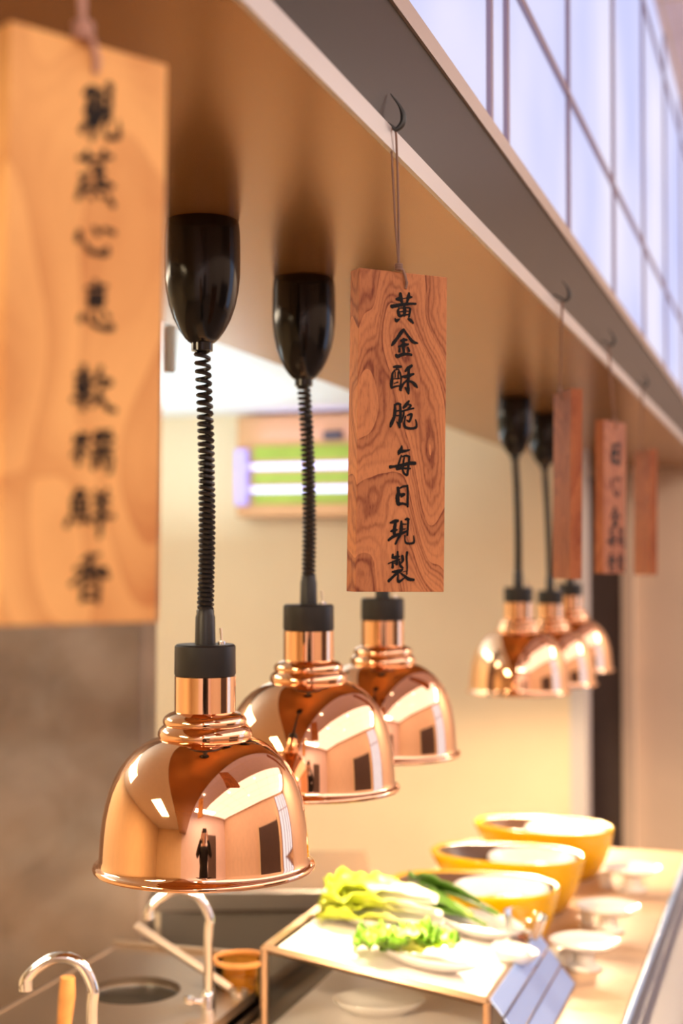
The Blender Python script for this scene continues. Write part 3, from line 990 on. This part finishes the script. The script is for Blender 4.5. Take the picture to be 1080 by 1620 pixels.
def slab(name, pts, th, m, parent):            # four corners made into a thin slab
    a, b, c, d = [Vector(q) for q in pts]
    n = (b - a).cross(d - a).normalized() * th
    v = [a, b, c, d, a + n, b + n, c + n, d + n]
    return obj(name, v, [(0, 1, 2, 3), (4, 5, 6, 7), (0, 1, 5, 4), (1, 2, 6, 5), (2, 3, 7, 6), (3, 0, 4, 7)], m, parent)


slab('end_glass', [(-hl, -hs, 0.004), (hl, -hs, 0.004), (hl, -hs, zl - 0.008), (-hl, -hs, zh - 0.008)], 0.004, M['glass'], case)
slab('back_glass', [(-hl, -hs, 0.004), (-hl, hs, 0.004), (-hl, hs, zh - 0.008), (-hl, -hs, zh - 0.008)], 0.004, M['glass'], case)
Mesh().box(-hl + 0.01, hl - 0.005, -hs + 0.008, hs, 0.0, 0.012).build('base_tray', M['tray'], case, bevel=0.002)
slope = (zh - zl) / (2 * hl)
TILT = math.atan(slope)
TO = 0.004                                     # the sloping shelf lies this far under the frame's centre line
slab('upper_shelf', [(-hl + 0.012, -hs + 0.012, zh - TO - 0.012 * slope), (hl - 0.012, -hs + 0.012, zl - TO + 0.012 * slope), (hl - 0.012, hs - 0.012, zl - TO + 0.012 * slope), (-hl + 0.012, hs - 0.012, zh - TO - 0.012 * slope)], -0.005, M['tray'], case)
CASE_R = Matrix.Translation(case.location) @ Matrix.Rotation(-PSI, 4, 'Z')
SHELF_R = Matrix.Rotation(-PSI, 4, 'Z') @ Matrix.Rotation(TILT, 4, 'Y')


def at_shelf(px, py, up=0.006):                # a point on the sloping shelf under a pixel
    n = (SHELF_R @ Vector((0, 0, 1))).normalized()
    p0 = CASE_R @ Vector((0, 0, (zh + zl) / 2 - TO)) + n * up
    r = ray(px, py)
    o_ = Vector((0, 0, CAM_Z))
    k = (p0 - o_).dot(n) / r.dot(n)
    return o_ + r * k


# sloping front of three steel and glass bands, blue daylight painted into their colour
bx = hl + 0.004
for i, (x0, x1, z0, z1, m) in enumerate(((bx, bx + 0.022, zl + 0.004, zl - 0.022, M['band_blue_sheen']), (bx + 0.024, bx + 0.046, zl - 0.026, zl - 0.056, M['band_blue_sheen']), (bx + 0.048, bx + 0.074, zl - 0.060, 0.002, M['band_blue_sheen']))):
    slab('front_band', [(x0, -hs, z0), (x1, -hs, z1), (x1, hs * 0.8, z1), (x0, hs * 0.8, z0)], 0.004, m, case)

def plate(c, rx, ry, label, group, rot=0.0, name='plate', m=None, base=None):
    o = Mesh()
    prof = [(0.0, 0.004), (0.55, 0.004), (0.66, 0.006), (0.86, 0.017), (0.99, 0.024), (1.0, 0.0225), (0.98, 0.0195), (0.86, 0.011), (0.66, 0.001), (0.6, 0.0), (0.0, 0.0)]
    o.lathe(prof, 48, (0, 0, 0), rx, ry)
    ob = o.build(name, m or M['ceramic'], None, c, None, smooth=True)
    ob.rotation_euler = ((base or Matrix.Identity(4)) @ Matrix.Rotation(rot, 4, 'Z')).to_euler()
    tag(ob, label, 'plate', group)
    return ob, c


def leaf(name, L, Wd, ruff, curl, m, base, direction, lift, label, cat, group, seed, roll=0.0, nu=15, nv=26, rough_tip=1.0, cup=0.3):
    """a leaf blade from its base; direction: angle in the table plane."""
    vs_, fs, uv = [], [], []
    rr = random.Random(seed)
    ph = rr.random() * 6
    for j in range(nv + 1):
        v = j / nv
        wdt = Wd * (0.34 + 0.66 * math.sin(min(1, v * 1.15) * math.pi * 0.62)) * (1 - 0.25 * max(0, v - 0.75) / 0.25) * (1 if v < 0.9 else math.sqrt(max(0.02, 1 - ((v - 0.9) / 0.1) ** 2)))
        for i in range(nu + 1):
            u = i / nu * 2 - 1
            x = v * L
            y = u * wdt
            edge = abs(u) ** 1.6 * (0.08 + 1.1 * v * v)
            z = cup * Wd * u * u * (0.6 + 0.4 * v) + lift * math.sin(v * math.pi * 0.85) + curl * v * v
            z += ruff * edge * math.sin(v * 17 * rough_tip + ph + u * 3) + ruff * 0.6 * edge * math.sin(v * 37 * rough_tip + ph * 2 + u * 5)
            y += ruff * 0.5 * edge * math.sin(v * 29 + ph * 3)
            x += ruff * 0.5 * v ** 3 * math.sin(u * 9 + ph)
            yr = y * math.cos(roll) - z * math.sin(roll)
            zr = y * math.sin(roll) + z * math.cos(roll)
            vs_.append((x, yr, zr))
            uv.append((i / nu, v))
    for j in range(nv):
        for i in range(nu):
            a = j * (nu + 1) + i
            fs.append((a, a + 1, a + nu + 2, a + nu + 1))
    mz = min(q[2] for q in vs_)
    vs_ = [(q[0], q[1], q[2] - min(0, mz)) for q in vs_]
    o = obj(name, vs_, fs, m, None, base, direction, True, uvs=uv)
    md = o.modifiers.new('thickness', 'SOLIDIFY')
    md.thickness = 0.0018
    tag(o, label, cat, group)
    return o


GP = 'white plates on the sloping display case'
pA, cA = plate(at_shelf(604, 1462), 0.128, 0.080, 'white oval plate carrying the big romaine leaves', GP, math.radians(-6), base=SHELF_R)
pB, cB = plate(at_shelf(758, 1474), 0.088, 0.072, 'white plate under the dark green leaves in front of a golden bowl', GP, 0, base=SHELF_R)
pC, cC = plate(at_shelf(672, 1521), 0.108, 0.070, 'white oval plate with curly lettuce at the near glass end', GP, math.radians(-6), base=SHELF_R)
pD, cD = plate(atz(600, 1600, CT + 0.0125), 0.085, 0.06, 'white dish seen through the glass on the lower tray', None, 0, name='dish')


def on_plate(c, dx, dy, dz):
    return c + (SHELF_R @ Vector((dx, dy, dz)))


gl = 'romaine leaves piled on the oval plate'
la = 'pale green romaine leaf in the pile on the white oval plate'
for i, (dx, dy, dz, an, Ln, Wd, rl) in enumerate([(0.115, -0.030, 0.022, 176, 0.225, 0.046, 0.25), (0.112, 0.020, 0.022, 170, 0.235, 0.048, -0.3), (0.118, -0.008, 0.040, 172, 0.235, 0.046, 0.05),
                                                  (0.098, 0.024, 0.056, 166, 0.215, 0.044, -0.35), (0.108, -0.030, 0.050, 177, 0.215, 0.042, 0.35), (0.09, 0.004, 0.068, 171, 0.205, 0.040, 0.0)]):
    leaf('lettuce_leaf', Ln, Wd, 0.013, 0.012, M['lettuce'], on_plate(cA, dx, dy, dz), math.radians(an), 0.012, la, 'lettuce', gl, 10 + i, rl)
gb_ = 'dark green leaves on the plate'
for i, (dx, dy, dz, an, Ln, Wd, rl) in enumerate([(0.045, -0.025, 0.018, 150, 0.17, 0.036, 0.3), (0.015, -0.012, 0.026, 156, 0.16, 0.034, -0.3), (0.06, 0.010, 0.034, 146, 0.185, 0.036, 0.2), (0.025, 0.022, 0.046, 152, 0.17, 0.036, 0.5)]):
    leaf('green_leaf', Ln, Wd, 0.006, 0.022, M['greens'], on_plate(cB, dx - 0.03, dy, dz), math.radians(an), 0.018, 'long dark green leaf with a pale stalk on the plate beside the romaine', 'leaf vegetable', gb_, 40 + i, rl)
gc = 'curly lettuce leaves on the oval plate'
for i in range(12):
    a = rnd.uniform(0, 6.28)
    rr_ = rnd.uniform(0.0, 0.032)
    leaf('curly_lettuce_leaf', rnd.uniform(0.06, 0.09), 0.026, 0.012, 0.012, M['frisee'], on_plate(cC, -0.045 + rr_ * math.cos(a) * 1.5, -0.020 + rr_ * math.sin(a) * 0.6, 0.010 + 0.0016 * i), math.radians(rnd.uniform(110, 250) if i % 3 else rnd.uniform(-30, 30)), 0.014,
         'yellow-green curly lettuce leaf heaped on the plate at the near glass end', 'lettuce', gc, 70 + i, rnd.uniform(-0.6, 0.6), rough_tip=1.3)
# clear bowl behind the case
cb = at_shelf(826, 1482)
cbo = Mesh()
cbo.ring([(0.050, 0.0), (0.062, 0.03), (0.072, 0.075), (0.074, 0.076), (0.070, 0.072), (0.060, 0.032), (0.048, 0.004), (0.0, 0.004), (0.0, 0.0)], 32)
o = cbo.build('glass_bowl', M['glass'], None, cb, 0, smooth=True)
o.rotation_euler = SHELF_R.to_euler()
o.scale = (0.6, 0.6, 0.6)
tag(o, 'clear glass bowl between the dark green leaves and the golden bowl', 'bowl')

# ------------------------------------------------------------------ golden teardrop bowls with white dishes


def teardrop(a, w0, tip):                      # outline factor of a round bowl drawn out to a point at angle pi
    c = (1 + math.cos(a - math.pi)) / 2        # 1 at the tip
    return 1 + tip * c ** 4.5


def gold_bowl(px, py, label, sc=1.0, rot=0.0):
    c = atz(px, py, CT)
    o = empty('golden_bowl', c, rot)
    tag(o, label, 'bowl', 'golden teardrop bowls on the counter')
    n = 64
    H = 0.128 * sc
    prof = [(0.0, 0.0, 0), (0.080, 0.0, 0), (0.092, 0.006, 0.15), (0.112, 0.04, 0.55), (0.128, 0.085, 0.9), (0.134, 0.120, 1), (0.136, 0.127, 1), (0.132, 0.131, 1), (0.125, 0.127, 1)]
    inn = [(0.120, 0.112, 0.97), (0.108, 0.07, 0.7), (0.09, 0.03, 0.35), (0.07, 0.016, 0.1), (0.0, 0.016, 0)]

    def shell(P):
        vs_, fs = [], []
        for r, z, k in P:
            for i in range(n):
                a = 2 * math.pi * i / n
                q = r * sc * teardrop(a, 0, 0.78 * k)
                up = 0.020 * k * ((1 + math.cos(a - math.pi)) / 2) ** 3
                vs_.append((q * math.cos(a), q * math.sin(a) * 0.92, z * sc + up * z / 0.13))
        for j in range(len(P) - 1):
            for i in range(n):
                fs.append((j * n + i, j * n + (i + 1) % n, (j + 1) * n + (i + 1) % n, (j + 1) * n + i))
        return vs_, fs
    v, f = shell(prof)
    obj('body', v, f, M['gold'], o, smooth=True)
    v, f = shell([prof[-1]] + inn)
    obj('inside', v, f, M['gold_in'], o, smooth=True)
    return o, c


GB = [(787, 1495, 'golden teardrop bowl beside the green leaves on the case'),
      (836, 1438, 'golden teardrop bowl in the middle of the three on the counter'),
      (890, 1385, 'golden teardrop bowl at the far end of the counter, by the dark doorway')]
lab_d = ['white dish inside the golden bowl beside the green leaves', 'white dish with brown food inside the middle golden bowl', 'white dish inside the golden bowl at the far end']
for (px, py, lab), ld_ in zip(GB, lab_d):
    o, c = gold_bowl(px, py, lab, 1.0, math.radians(12))
    d = empty('inner_dish', c + Vector((0.008, 0, 0.076)))
    tag(d, ld_, 'dish', 'white dishes set inside the golden bowls')
    Mesh().lathe([(0.0, 0.0), (0.05, 0.0), (0.085, 0.02), (0.104, 0.047), (0.107, 0.046), (0.104, 0.052), (0.088, 0.030), (0.055, 0.012), (0.0, 0.012)], 40).build('bowl', M['ceramic'], d, smooth=True)
    fd = Mesh().lathe([(0.0, 0.034), (0.02, 0.033), (0.045, 0.029), (0.065, 0.022), (0.07, 0.018)], 24, (0.012, -0.01, 0))
    fd.build('food', M['food'], d, smooth=True)

# ------------------------------------------------------------------ saucers on little stands along the counter edge
for px, py, z_, lab in ((925, 1532, CT, 'white saucer on a footed stand, the one beside the blue-lit case front'),
                        (962, 1473, CT, 'white saucer on a footed stand, midway along the row by the golden bowls'),
                        (1000, 1408, CT, 'white saucer on a footed stand at the far end of the counter')):
    c = atz(px, py, z_)
    o = empty('saucer_stand', c, 0)
    tag(o, lab, 'saucer', 'white saucers on stands along the counter edge')
    Mesh().lathe([(0.0, 0.0), (0.034, 0.0), (0.036, 0.004), (0.02, 0.012), (0.018, 0.034), (0.026, 0.042), (0.0, 0.042)], 28).build('stand', M['ceramic'], o, smooth=True)
    Mesh().lathe([(0.0, 0.042), (0.04, 0.042), (0.058, 0.047), (0.072, 0.056), (0.073, 0.058), (0.057, 0.051), (0.04, 0.047), (0.0, 0.047)], 40).build('saucer', M['ceramic'], o, smooth=True)
for px, py, lab in ((899, 1528, 'small white cup close to the case-side saucer stand'), (876, 1527, 'small white cup between the golden bowl and the case-side saucer stand'),
                    (928, 1462, 'small white cup close to the midway saucer stand'), (957, 1403, 'small white cup close to the far saucer stand')):
    o = Mesh().ring([(0.0, 0.0), (0.013, 0.0), (0.016, 0.012), (0.017, 0.036), (0.0155, 0.036), (0.014, 0.012), (0.011, 0.004), (0.0, 0.004)], 24).build('cup', M['ceramic'], None, atz(px, py, CT), 0, smooth=True)
    tag(o, lab, 'cup', 'small white cups by the saucers')
# small white dish of garnish by the blue-lit case front
ob, cc = plate(at_shelf(812, 1520), 0.045, 0.038, 'small white dish of pale garnish on the case by its blue front', None, 0, name='small_dish', base=SHELF_R)
hp_ = obj('pale_garnish', *(lambda q: (q.v, q.f))(Mesh().lathe([(0.0, 0.04), (0.015, 0.038), (0.03, 0.028), (0.04, 0.012), (0.038, 0.008), (0.0, 0.008)], 20)), M['ceramic'], None, cc, 0, True)
hp_.scale = (0.8, 0.8, 0.8)
tag(hp_, 'heap of pale garnish on the small white dish', 'garnish')

# ------------------------------------------------------------------ noodle boiler with faucets
BZ = 0.88
bl0, bl1, bs0, bs1 = 1.35, 0.963, 1.2, 2.68
blr = empty('noodle_boiler', W((bl0 + bl1) / 2, (bs0 + bs1) / 2, 0), -PSI)
tag(blr, 'stainless noodle boiler with a round sunken pot beside the counter', 'noodle boiler')
hl, hs = (bl0 - bl1) / 2, (bs1 - bs0) / 2
Mesh().box(-hl, hl, -hs, hs, 0.0, BZ - 0.12).build('cabinet', M['dark_steel'], blr, bevel=0.004)
pc = atz(212, 1582, BZ)
inv = (Matrix.Translation(blr.location) @ Matrix.Rotation(-PSI, 4, 'Z')).inverted()
pl = inv @ Vector((pc.x, pc.y, BZ))
bm = bmesh.new()                               # deck with a round hole
nseg = 48
R0 = 0.086
ring = [bm.verts.new((pl.x + R0 * math.cos(2 * math.pi * i / nseg), pl.y + R0 * math.sin(2 * math.pi * i / nseg), BZ)) for i in range(nseg)]
sq = []
for i in range(nseg):
    a = 2 * math.pi * i / nseg
    dx, dy = math.cos(a), math.sin(a)
    k = min(((hl - pl.x) if dx > 0 else (hl + pl.x)) / max(abs(dx), 1e-6), ((hs - pl.y) if dy > 0 else (hs + pl.y)) / max(abs(dy), 1e-6))
    sq.append(bm.verts.new((pl.x + dx * k, pl.y + dy * k, BZ)))
for i in range(nseg):
    bm.faces.new((ring[i], ring[(i + 1) % nseg], sq[(i + 1) % nseg], sq[i]))
me = bpy.data.meshes.new('deck')
bm.to_mesh(me)
bm.free()
me.materials.append(M['boiler_steel'])
dk = bpy.data.objects.new('deck', me)
COL.objects.link(dk)
dk.parent = blr
md = dk.modifiers.new('thickness', 'SOLIDIFY')
md.thickness = 0.018
md.offset = -1
Mesh().ring([(R0 + 0.006, BZ), (R0 + 0.004, BZ + 0.005), (R0 - 0.002, BZ + 0.004), (R0 - 0.004, BZ - 0.012), (R0 - 0.001, BZ - 0.016)], 48, (pl.x, pl.y, 0)).build('pot_rim', M['chrome'], blr, smooth=True)
Mesh().lathe([(R0 - 0.003, BZ - 0.001), (R0 - 0.005, BZ - 0.09), (0.0, BZ - 0.091)], 48, (pl.x, pl.y, 0)).build('pot_inside', M['water'], blr, smooth=True)
ul_ = Mesh()
ul_.box(-hl, hl, -hs, -hs + 0.004, BZ - 0.12, BZ - 0.018).box(hl - 0.004, hl, -hs, hs, BZ - 0.12, BZ - 0.018).box(-hl, -hl + 0.012, -hs, hs, BZ - 0.12, BZ + 0.022).box(-hl, hl, hs - 0.012, hs, BZ - 0.12, BZ + 0.03)
ul_.build('upstand', M['boiler_steel'], blr, bevel=0.003)


def faucet(xr, yb, tipx, tipy, apx, apy, d, label):
    base = at(xr, 1000, d)
    base.z = BZ
    o = empty('faucet', base)
    tag(o, label, 'faucet', 'chrome gooseneck faucets on the boiler')
    Mesh().lathe([(0.0, 0.0), (0.022, 0.0), (0.022, 0.006), (0.014, 0.01), (0.013, 0.05), (0.0095, 0.055), (0.0, 0.055)], 20).build('base', M['chrome'], o, smooth=True)
    ap = at(apx, apy + 7, d) - base
    tp = at(tipx, tipy, d) - base
    r = 0.0085
    pts = [(0, 0, 0.05), (0, 0, ap.z - 0.075), (0.001, 0, ap.z - 0.045), (ap.x * 0.35, 0, ap.z - 0.010), (ap.x, 0, ap.z), (ap.x + (tp.x - ap.x) * 0.62, 0, ap.z - 0.014), (tp.x, -0.002, tp.z + 0.010), (tp.x - 0.001, -0.002, tp.z - 0.004)]
    Mesh().tube(spline(pts, 7), r, 14).build('spout', M['chrome'], o, smooth=True)
    Mesh().lathe([(0.0105, 0.010), (0.0105, -0.006), (0.006, -0.007), (0.0, -0.007)], 16, tp).build('nozzle', M['chrome'], o, smooth=True)
    k = Mesh().tube([(0, 0, 0.035), (-0.03, -0.012, 0.042)], 0.006, 10)
    k.lathe([(0.0, -0.008), (0.009, -0.006), (0.011, 0.0), (0.009, 0.006), (0.0, 0.008)], 14, (-0.032, -0.013, 0.043))
    k.build('tap_handle', M['chrome'], o, smooth=True)
    return o


faucet(149, 1620, 41, 1560, 92, 1507, 2.13, 'chrome gooseneck faucet close to the frame corner, with the wooden spoon behind')
faucet(331, 1610, 236, 1448, 277, 1402, 2.53, 'chrome gooseneck faucet under the rim of the big lamp, by the amber jar')
# steel ladle leaning across the boiler
lo_ = Mesh()
h0, h1 = at(216, 1465, 2.72), at(368, 1566, 2.62)
hv = (h1 - h0)
lad = empty('ladle', h0)
tag(lad, 'long-handled ladle lying slantwise behind the faucet', 'ladle')
Mesh().tube([(0, 0, 0), hv * 0.25, hv * 0.6, hv * 0.98], [0.009, 0.0085, 0.008, 0.007], 12).build('handle', M['trim'], lad, smooth=True)
Mesh().ring([(0.034, 0.0), (0.033, -0.012), (0.022, -0.024), (0.0, -0.028), (0.0, -0.026), (0.021, -0.022), (0.031, -0.012), (0.032, 0.0)], 24, hv + Vector((0.01, 0.01, -0.004)), 0.5, 0.5).build('scoop', M['steel'], lad, smooth=True)
# wooden spoon standing in the deck rack
ws0 = at(106, 1546, 2.32)
o = empty('wooden_spoon', Vector((ws0.x - 0.008, ws0.y, BZ)))
tag(o, 'orange wooden spoon standing behind the faucet in the corner', 'spoon')
Mesh().tube([(0, 0, 0.001), (0.004, 0, 0.07), (0.008, 0, ws0.z - BZ - 0.03), (0.009, 0, ws0.z - BZ)], [0.010, 0.012, 0.014, 0.012], 12).build('handle', M['orange_wood'], o, smooth=True)
Mesh().lathe([(0.0, 0.0), (0.02, 0.0), (0.024, 0.01), (0.024, 0.05), (0.021, 0.05), (0.0, 0.045)], 20, (0.02, -0.02, 0.0)).build('holder', M['orange_wood'], o, smooth=True)
# amber jar
jc = atz(380, 1572, BZ)
jar = empty('amber_jar', jc)
tag(jar, 'amber glass jar on the boiler edge beside the display case', 'jar')
Mesh().ring([(0.0, 0.0), (0.046, 0.0), (0.050, 0.006), (0.050, 0.062), (0.047, 0.064), (0.047, 0.008), (0.0, 0.004)], 32).build('glass', M['amber'], jar, smooth=True)
Mesh().ring([(0.047, 0.060), (0.0515, 0.060), (0.0515, 0.068), (0.047, 0.068)], 32).build('rim', M['orange_wood'], jar, smooth=True)
# worktable behind with a dark front
wl = atz(245, 1412, CT)
rt = empty('worktable', Vector((wl.x, wl.y, 0)), math.radians(2))
tag(rt, 'beige-topped worktable with a dark front, standing behind the faucets', 'table')
Mesh().box(0.0, 0.56, 0.0, 0.50, CT - 0.05, CT).build('tabletop', M['tabletop'], rt, bevel=0.004)
Mesh().box(0.0, 0.56, -0.012, 0.0, CT - 0.045, CT + 0.004).build('front_edge', M['steel'], rt, bevel=0.003)
Mesh().box(0.01, 0.55, 0.03, 0.48, 0.0, CT - 0.05).build('cabinet', M['dark_steel'], rt)

# ------------------------------------------------------------------ the photographer seen in the copper domes
per = empty('person', (0.0, -0.42, 0.0))
tag(per, 'person in a long black dress holding up a camera, mirrored in the copper domes', 'person')


def body():
    V, E, Rr = [], [], []

    def add(p, r, parent=None):
        V.append(p)
        Rr.append(r)
        if parent is not None:
            E.append((parent, len(V) - 1))
        return len(V) - 1
    pel = add((0, 0, 0.95), 0.13)
    sp_ = add((0, 0, 1.12), 0.115, pel)
    ch = add((0, 0.0, 1.34), 0.125, sp_)
    nk = add((0, 0.01, 1.47), 0.055, ch)
    hd = add((0, 0.03, 1.56), 0.075, nk)
    hd2 = add((0, 0.035, 1.65), 0.09, hd)
    add((0, 0.02, 1.70), 0.07, hd2)
    for s in (-1, 1):
        sh = add((s * 0.17, 0, 1.38), 0.055, ch)
        el = add((s * 0.25, 0.20, 1.30), 0.04, sh)
        wr = add((s * 0.11, 0.325, 1.545), 0.027, el)
        pm = add((s * 0.095, 0.335, 1.60), 0.030, wr)
        for k, ln in enumerate((0.07, 0.08, 0.075, 0.06)):
            f0 = add((s * 0.098, 0.318 + 0.016 * k, 1.635), 0.009, pm)
            f1_ = add((s * 0.092, 0.322 + 0.017 * k, 1.64 + ln * 0.55), 0.0085, f0)
            add((s * 0.078, 0.325 + 0.017 * k, 1.645 + ln * 0.8), 0.007, f1_)
        th = add((s * 0.075, 0.325, 1.60), 0.011, pm)
        add((s * 0.055, 0.315, 1.635), 0.009, th)
        hp = add((s * 0.09, 0, 0.90), 0.09, pel)
        kn = add((s * 0.095, 0.01, 0.50), 0.055, hp)
        an = add((s * 0.095, -0.01, 0.09), 0.035, kn)
        add((s * 0.10, 0.10, 0.03), 0.03, an)
    me_ = bpy.data.meshes.new('person_body')
    me_.from_pydata(V, E, [])
    o_ = bpy.data.objects.new('body', me_)
    COL.objects.link(o_)
    o_.parent = per
    me_.materials.append(M['skin'])
    md_ = o_.modifiers.new('skin', 'SKIN')
    for i, sv in enumerate(me_.skin_vertices[0].data):
        sv.radius = (Rr[i], Rr[i])
        sv.use_root = (i == 0)
    md_.use_smooth_shade = True
    ss_ = o_.modifiers.new('smooth', 'SUBSURF')
    ss_.levels = 1
    ss_.render_levels = 1


body()
Mesh().lathe([(0.0, 1.44), (0.07, 1.44), (0.15, 1.41), (0.185, 1.36), (0.175, 1.2), (0.15, 1.1), (0.185, 0.95), (0.21, 0.7), (0.24, 0.3), (0.26, 0.10), (0.0, 0.10)], 32, (0, 0, 0), 1.0, 0.8).build('dress', M['black_cloth'], per, smooth=True)
slv = None
for s in (-1, 1):
    Mesh().tube([(s * 0.15, 0, 1.39), (s * 0.19, 0.02, 1.375), (s * 0.25, 0.195, 1.30), (s * 0.19, 0.26, 1.41), (s * 0.122, 0.318, 1.525)], [0.075, 0.07, 0.055, 0.048, 0.04], 14).build('sleeve', M['black_cloth'], per, smooth=True)
Mesh().lathe([(0.0, 1.755), (0.05, 1.748), (0.085, 1.72), (0.102, 1.66), (0.10, 1.58), (0.09, 1.48), (0.0, 1.47)], 24, (0, -0.02, 0)).build('hair', M['hair'], per, smooth=True)
cm = empty('photo_camera', (0, -0.075, 1.645))
tag(cm, 'black camera held up by the person mirrored in the copper domes', 'camera')
Mesh().box(-0.068, 0.068, -0.03, 0.02, 0.0, 0.09).build('body', M['black_matt'], cm, bevel=0.008)

# ------------------------------------------------------------------ steam rising from the boiler
st_c = atz(150, 1590, BZ)
stm = Mesh().box(-0.34, 0.22, -0.12, 0.42, 0.0, 0.95).build('steam', M['ink'], None, Vector((st_c.x, st_c.y, BZ + 0.02)), 0)
stm['kind'] = 'stuff'
stm['label'] = 'thin steam drifting up from the noodle boiler in front of the stone pier'
stm['category'] = 'steam'
sm_ = bpy.data.materials.new('steam_vapour')
sm_.use_nodes = True
t = sm_.node_tree
t.nodes.clear()
o = t.nodes.new('ShaderNodeOutputMaterial')
v = t.nodes.new('ShaderNodeVolumePrincipled')
v.inputs['Color'].default_value = (0.95, 0.93, 0.9, 1)
v.inputs['Anisotropy'].default_value = 0.2
tc = t.nodes.new('ShaderNodeTexCoord')
n = t.nodes.new('ShaderNodeTexNoise')
n.inputs['Scale'].default_value = 5.0
n.inputs['Detail'].default_value = 3
n.inputs['Distortion'].default_value = 0.8
t.links.new(tc.outputs['Object'], n.inputs['Vector'])
r = t.nodes.new('ShaderNodeMapRange')
r.inputs[1].default_value = 0.46
r.inputs[2].default_value = 0.75
r.inputs[3].default_value = 0.0
r.inputs[4].default_value = 2.2
t.links.new(n.outputs['Fac'], r.inputs[0])
g = t.nodes.new('ShaderNodeTexGradient')       # fades away from the middle of the plume
g.gradient_type = 'SPHERICAL'
mp = t.nodes.new('ShaderNodeMapping')
mp.inputs['Location'].default_value = (0.15, -0.33, -0.78)
mp.inputs['Scale'].default_value = (2.6, 2.4, 1.9)
t.links.new(tc.outputs['Object'], mp.inputs['Vector'])
t.links.new(mp.outputs[0], g.inputs[0])
ml = t.nodes.new('ShaderNodeMath')
ml.operation = 'MULTIPLY'
t.links.new(r.outputs[0], ml.inputs[0])
t.links.new(g.outputs['Fac'], ml.inputs[1])
t.links.new(ml.outputs[0], v.inputs['Density'])
t.links.new(v.outputs[0], o.inputs['Volume'])
stm.data.materials.clear()
stm.data.materials.append(sm_)
